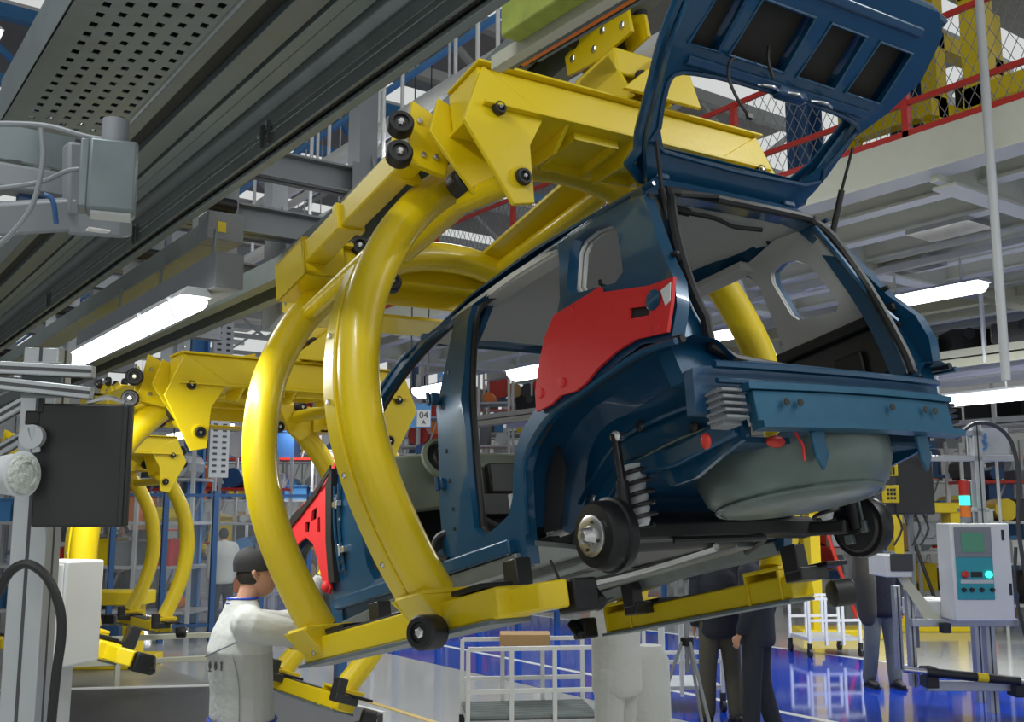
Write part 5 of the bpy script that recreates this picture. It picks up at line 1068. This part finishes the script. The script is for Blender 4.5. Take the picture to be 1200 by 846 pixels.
for x0, x1, y0, y1, f in ((1090, 1200, 533, 540, .1), (1112, 1165, 503, 510, .1), (1062, 1185, 722, 731, .0), (1070, 1190, 790, 801, -.1), (1130, 1165, 595, 600, .1)):
    sbx('profile_bar', 'alu', x0, y0, x1, y1, f, .08, .006)
cbx = sbx('control_box', 'white', 1100, 613, 1168, 722, -.25, .35, .015)
sbx('screen_panel', 'grey', 1104, 617, 1146, 651, -.262, .02, .004, cbx); sbx('operator_screen', 'lcd', 1111, 623, 1137, 645, -.268, .02, 0, cbx); sbx('teal_face', 'teal', 1104, 651, 1146, 698, -.26, .02, .004, cbx)
for x, m_, ro in ((1113, 'redpaint', 4), (1140, 'green', 4)): MB().lathe([(ro * k_, 0), (ro * k_, .02), (ro * k_ * .6, .03)], (SX(x), -.26, SZ(670)), (0, -1, 0), 16).build('push_button', M[m_], cbx)
sbx('key_plate', 'greyl', 1108, 676, 1145, 680, -.263, .02, 0, cbx); sbx('key_slot', 'black', 1120, 667, 1133, 673, -.264, .02, 0, cbx)
for x in (1111, 1120, 1131, 1143): MB().lathe([(2.6 * k_, 0), (2.2 * k_, .03)], (SX(x), -.26, SZ(687)), (0, -1, 0), 10).build('selector_knob', M['black'], cbx)
sbx('door_latch', 'black', 1158, 620, 1161, 632, -.256, .02, 0, cbx); sbx('door_latch', 'black', 1163, 680, 1166, 693, -.256, .02, 0, cbx)
sbx('white_tray', 'white', 1034, 650, 1065, 675, .0, .5, .01); sbx('laptop_screen', 'dark', 1040, 648, 1066, 668, -.02, .02, .003)
for y0, y1, m_ in ((563, 580, 'redpaint'), (581, 592, 'green'), (593, 606, 'orange'), (606, 613, 'grey')):
    MB().cyl((SX(1134), .05, SZ(y1)), (SX(1134), .05, SZ(y0)), 6 * k_).build('stack_light_segment', M[m_], st)
sbx('sign_board', 'greyl', 1150, 499, 1200, 532, .22, .02); text('3', (SX(1168), .20, SZ(517)), .28, 0, M['bluelight'], st)
MB().tube([(SX(x), -.15, SZ(y)) for x, y in ((1118, 515), (1140, 498), (1165, 500), (1183, 520), (1188, 560), (1184, 620), (1190, 700), (1188, 780))], .022, 8, sm=5).build('supply_hose', M['dark'], st)
MB().tube([(SX(x), -.1, SZ(y)) for x, y in ((1182, 640), (1178, 690), (1186, 740), (1196, 800))], .018, 8, sm=5).build('supply_hose', M['dark'], st)
MB().cyl((SX(1040), -.2, SZ(775)), (SX(1068), -.2, SZ(778)), .03).build('tool_tip', M['chrome'], st)
MB().cyl((SX(1066), -.2, SZ(778)), (SX(1170), -.2, SZ(788)), .045).build('torque_tool', M['black'], st); MB().cyl((SX(1122), -.2, SZ(783.5)), (SX(1134), -.2, SZ(784.6)), .047).build('yellow_label', M['yellow'], st)
sbx('clamp', 'black', 1066, 774, 1080, 796, -.2, .2, .01); sbx('clamp', 'black', 1165, 790, 1182, 806, -.2, .2, .01); sbx('clamp', 'black', 1092, 726, 1102, 737, -.1, .1, .005)
MB().prism([(SX(1052), .1, SZ(676)), (SX(1064), .1, SZ(676)), (SX(1096), .02, SZ(722)), (SX(1078), .02, SZ(724))], (0, .01, 0)).build('paper_sheet', M['beige'], st); sbx('white_bin', 'white', 1076, 702, 1118, 724, .1, .5, .02)
bk = empty('black_cabinet', TR((S0.x, S0.y, 0), YAW), 'black cabinet with yellow keypads hanging behind the bumper beam', 'cabinet')
sbx('body', 'blackp', 1062, 527, 1111, 603, .3, .3, .02, bk); sbx('side_unit', 'dark', 1044, 530, 1064, 590, .28, .2, .01, bk)
for y0, y1 in ((542, 557), (568, 589)):
    kp = sbx('keypad', 'yellow', 1046, y0, 1066, y1, .25, .04, .008, bk)
    for r in range(3):
        for c_ in range(3): sbx('key', 'black', 1051 + c_ * 4, y0 + 4 + r * (y1 - y0 - 6) / 3, 1053.5 + c_ * 4, y0 + 7 + r * (y1 - y0 - 6) / 3, .242, .02, 0, kp)
sbx('cabinet_pole', 'grey', 1082, 603, 1087, 760, .4, .05, 0, bk)
for x in (1068, 1090, 1100): MB().tube([(SX(x), .4, SZ(603)), (SX(x + 3), .35, SZ(620)), (SX(x - 8), .35, SZ(640))], .012, 6, sm=3).build('cable', M['black'], bk)
# far work cells at right: yellow machines and drums
for i, (px, d, lab) in enumerate(((1165, 24, 'yellow machine behind the control station'), (985, 17, 'yellow machine behind the right hub'), (1080, 18, 'yellow bench behind the black cabinet'), (75, 20, 'yellow machine below the black screen'), (120, 13.8, 'low yellow fixture left of the third carrier feet'))):
    o = empty('yellow_machine', TR(G(px, d), YAW), lab, 'machine')
    for x in (-.5, .5): MB().span((x - .08, -.2, 0), (x + .08, .2, 2.0 if i != 4 else .8)).build('column', M['yellow'], o)
    zt = 2.0 if i != 4 else .8
    MB().span((-.7, -.25, zt), (.7, .25, zt + .18)).build('head_beam', M['yellow'], o, .02); MB().span((-.8, -.35, 0), (.8, .35, .15)).build('base', M['yellow'], o, .02)
    MB().box((0, -.1, zt - .35), (.5, .3, .4)).cyl((0, -.3, zt - .3), (0, .3, zt - .3), .14).build('spindle_unit', M['grey'], o, .02)
    MB().tube([(-.4, -.25, zt), (-.2, -.35, zt * .6), (.1, -.3, .3)], .03, 6, sm=4).build('cable', M['redpaint'] if i % 2 else M['black'], o)
    MB().box((.3, -.3, .9 if i != 4 else .4), (.3, .1, .3)).build('guard_box', M['bluesteel'], o, .01)
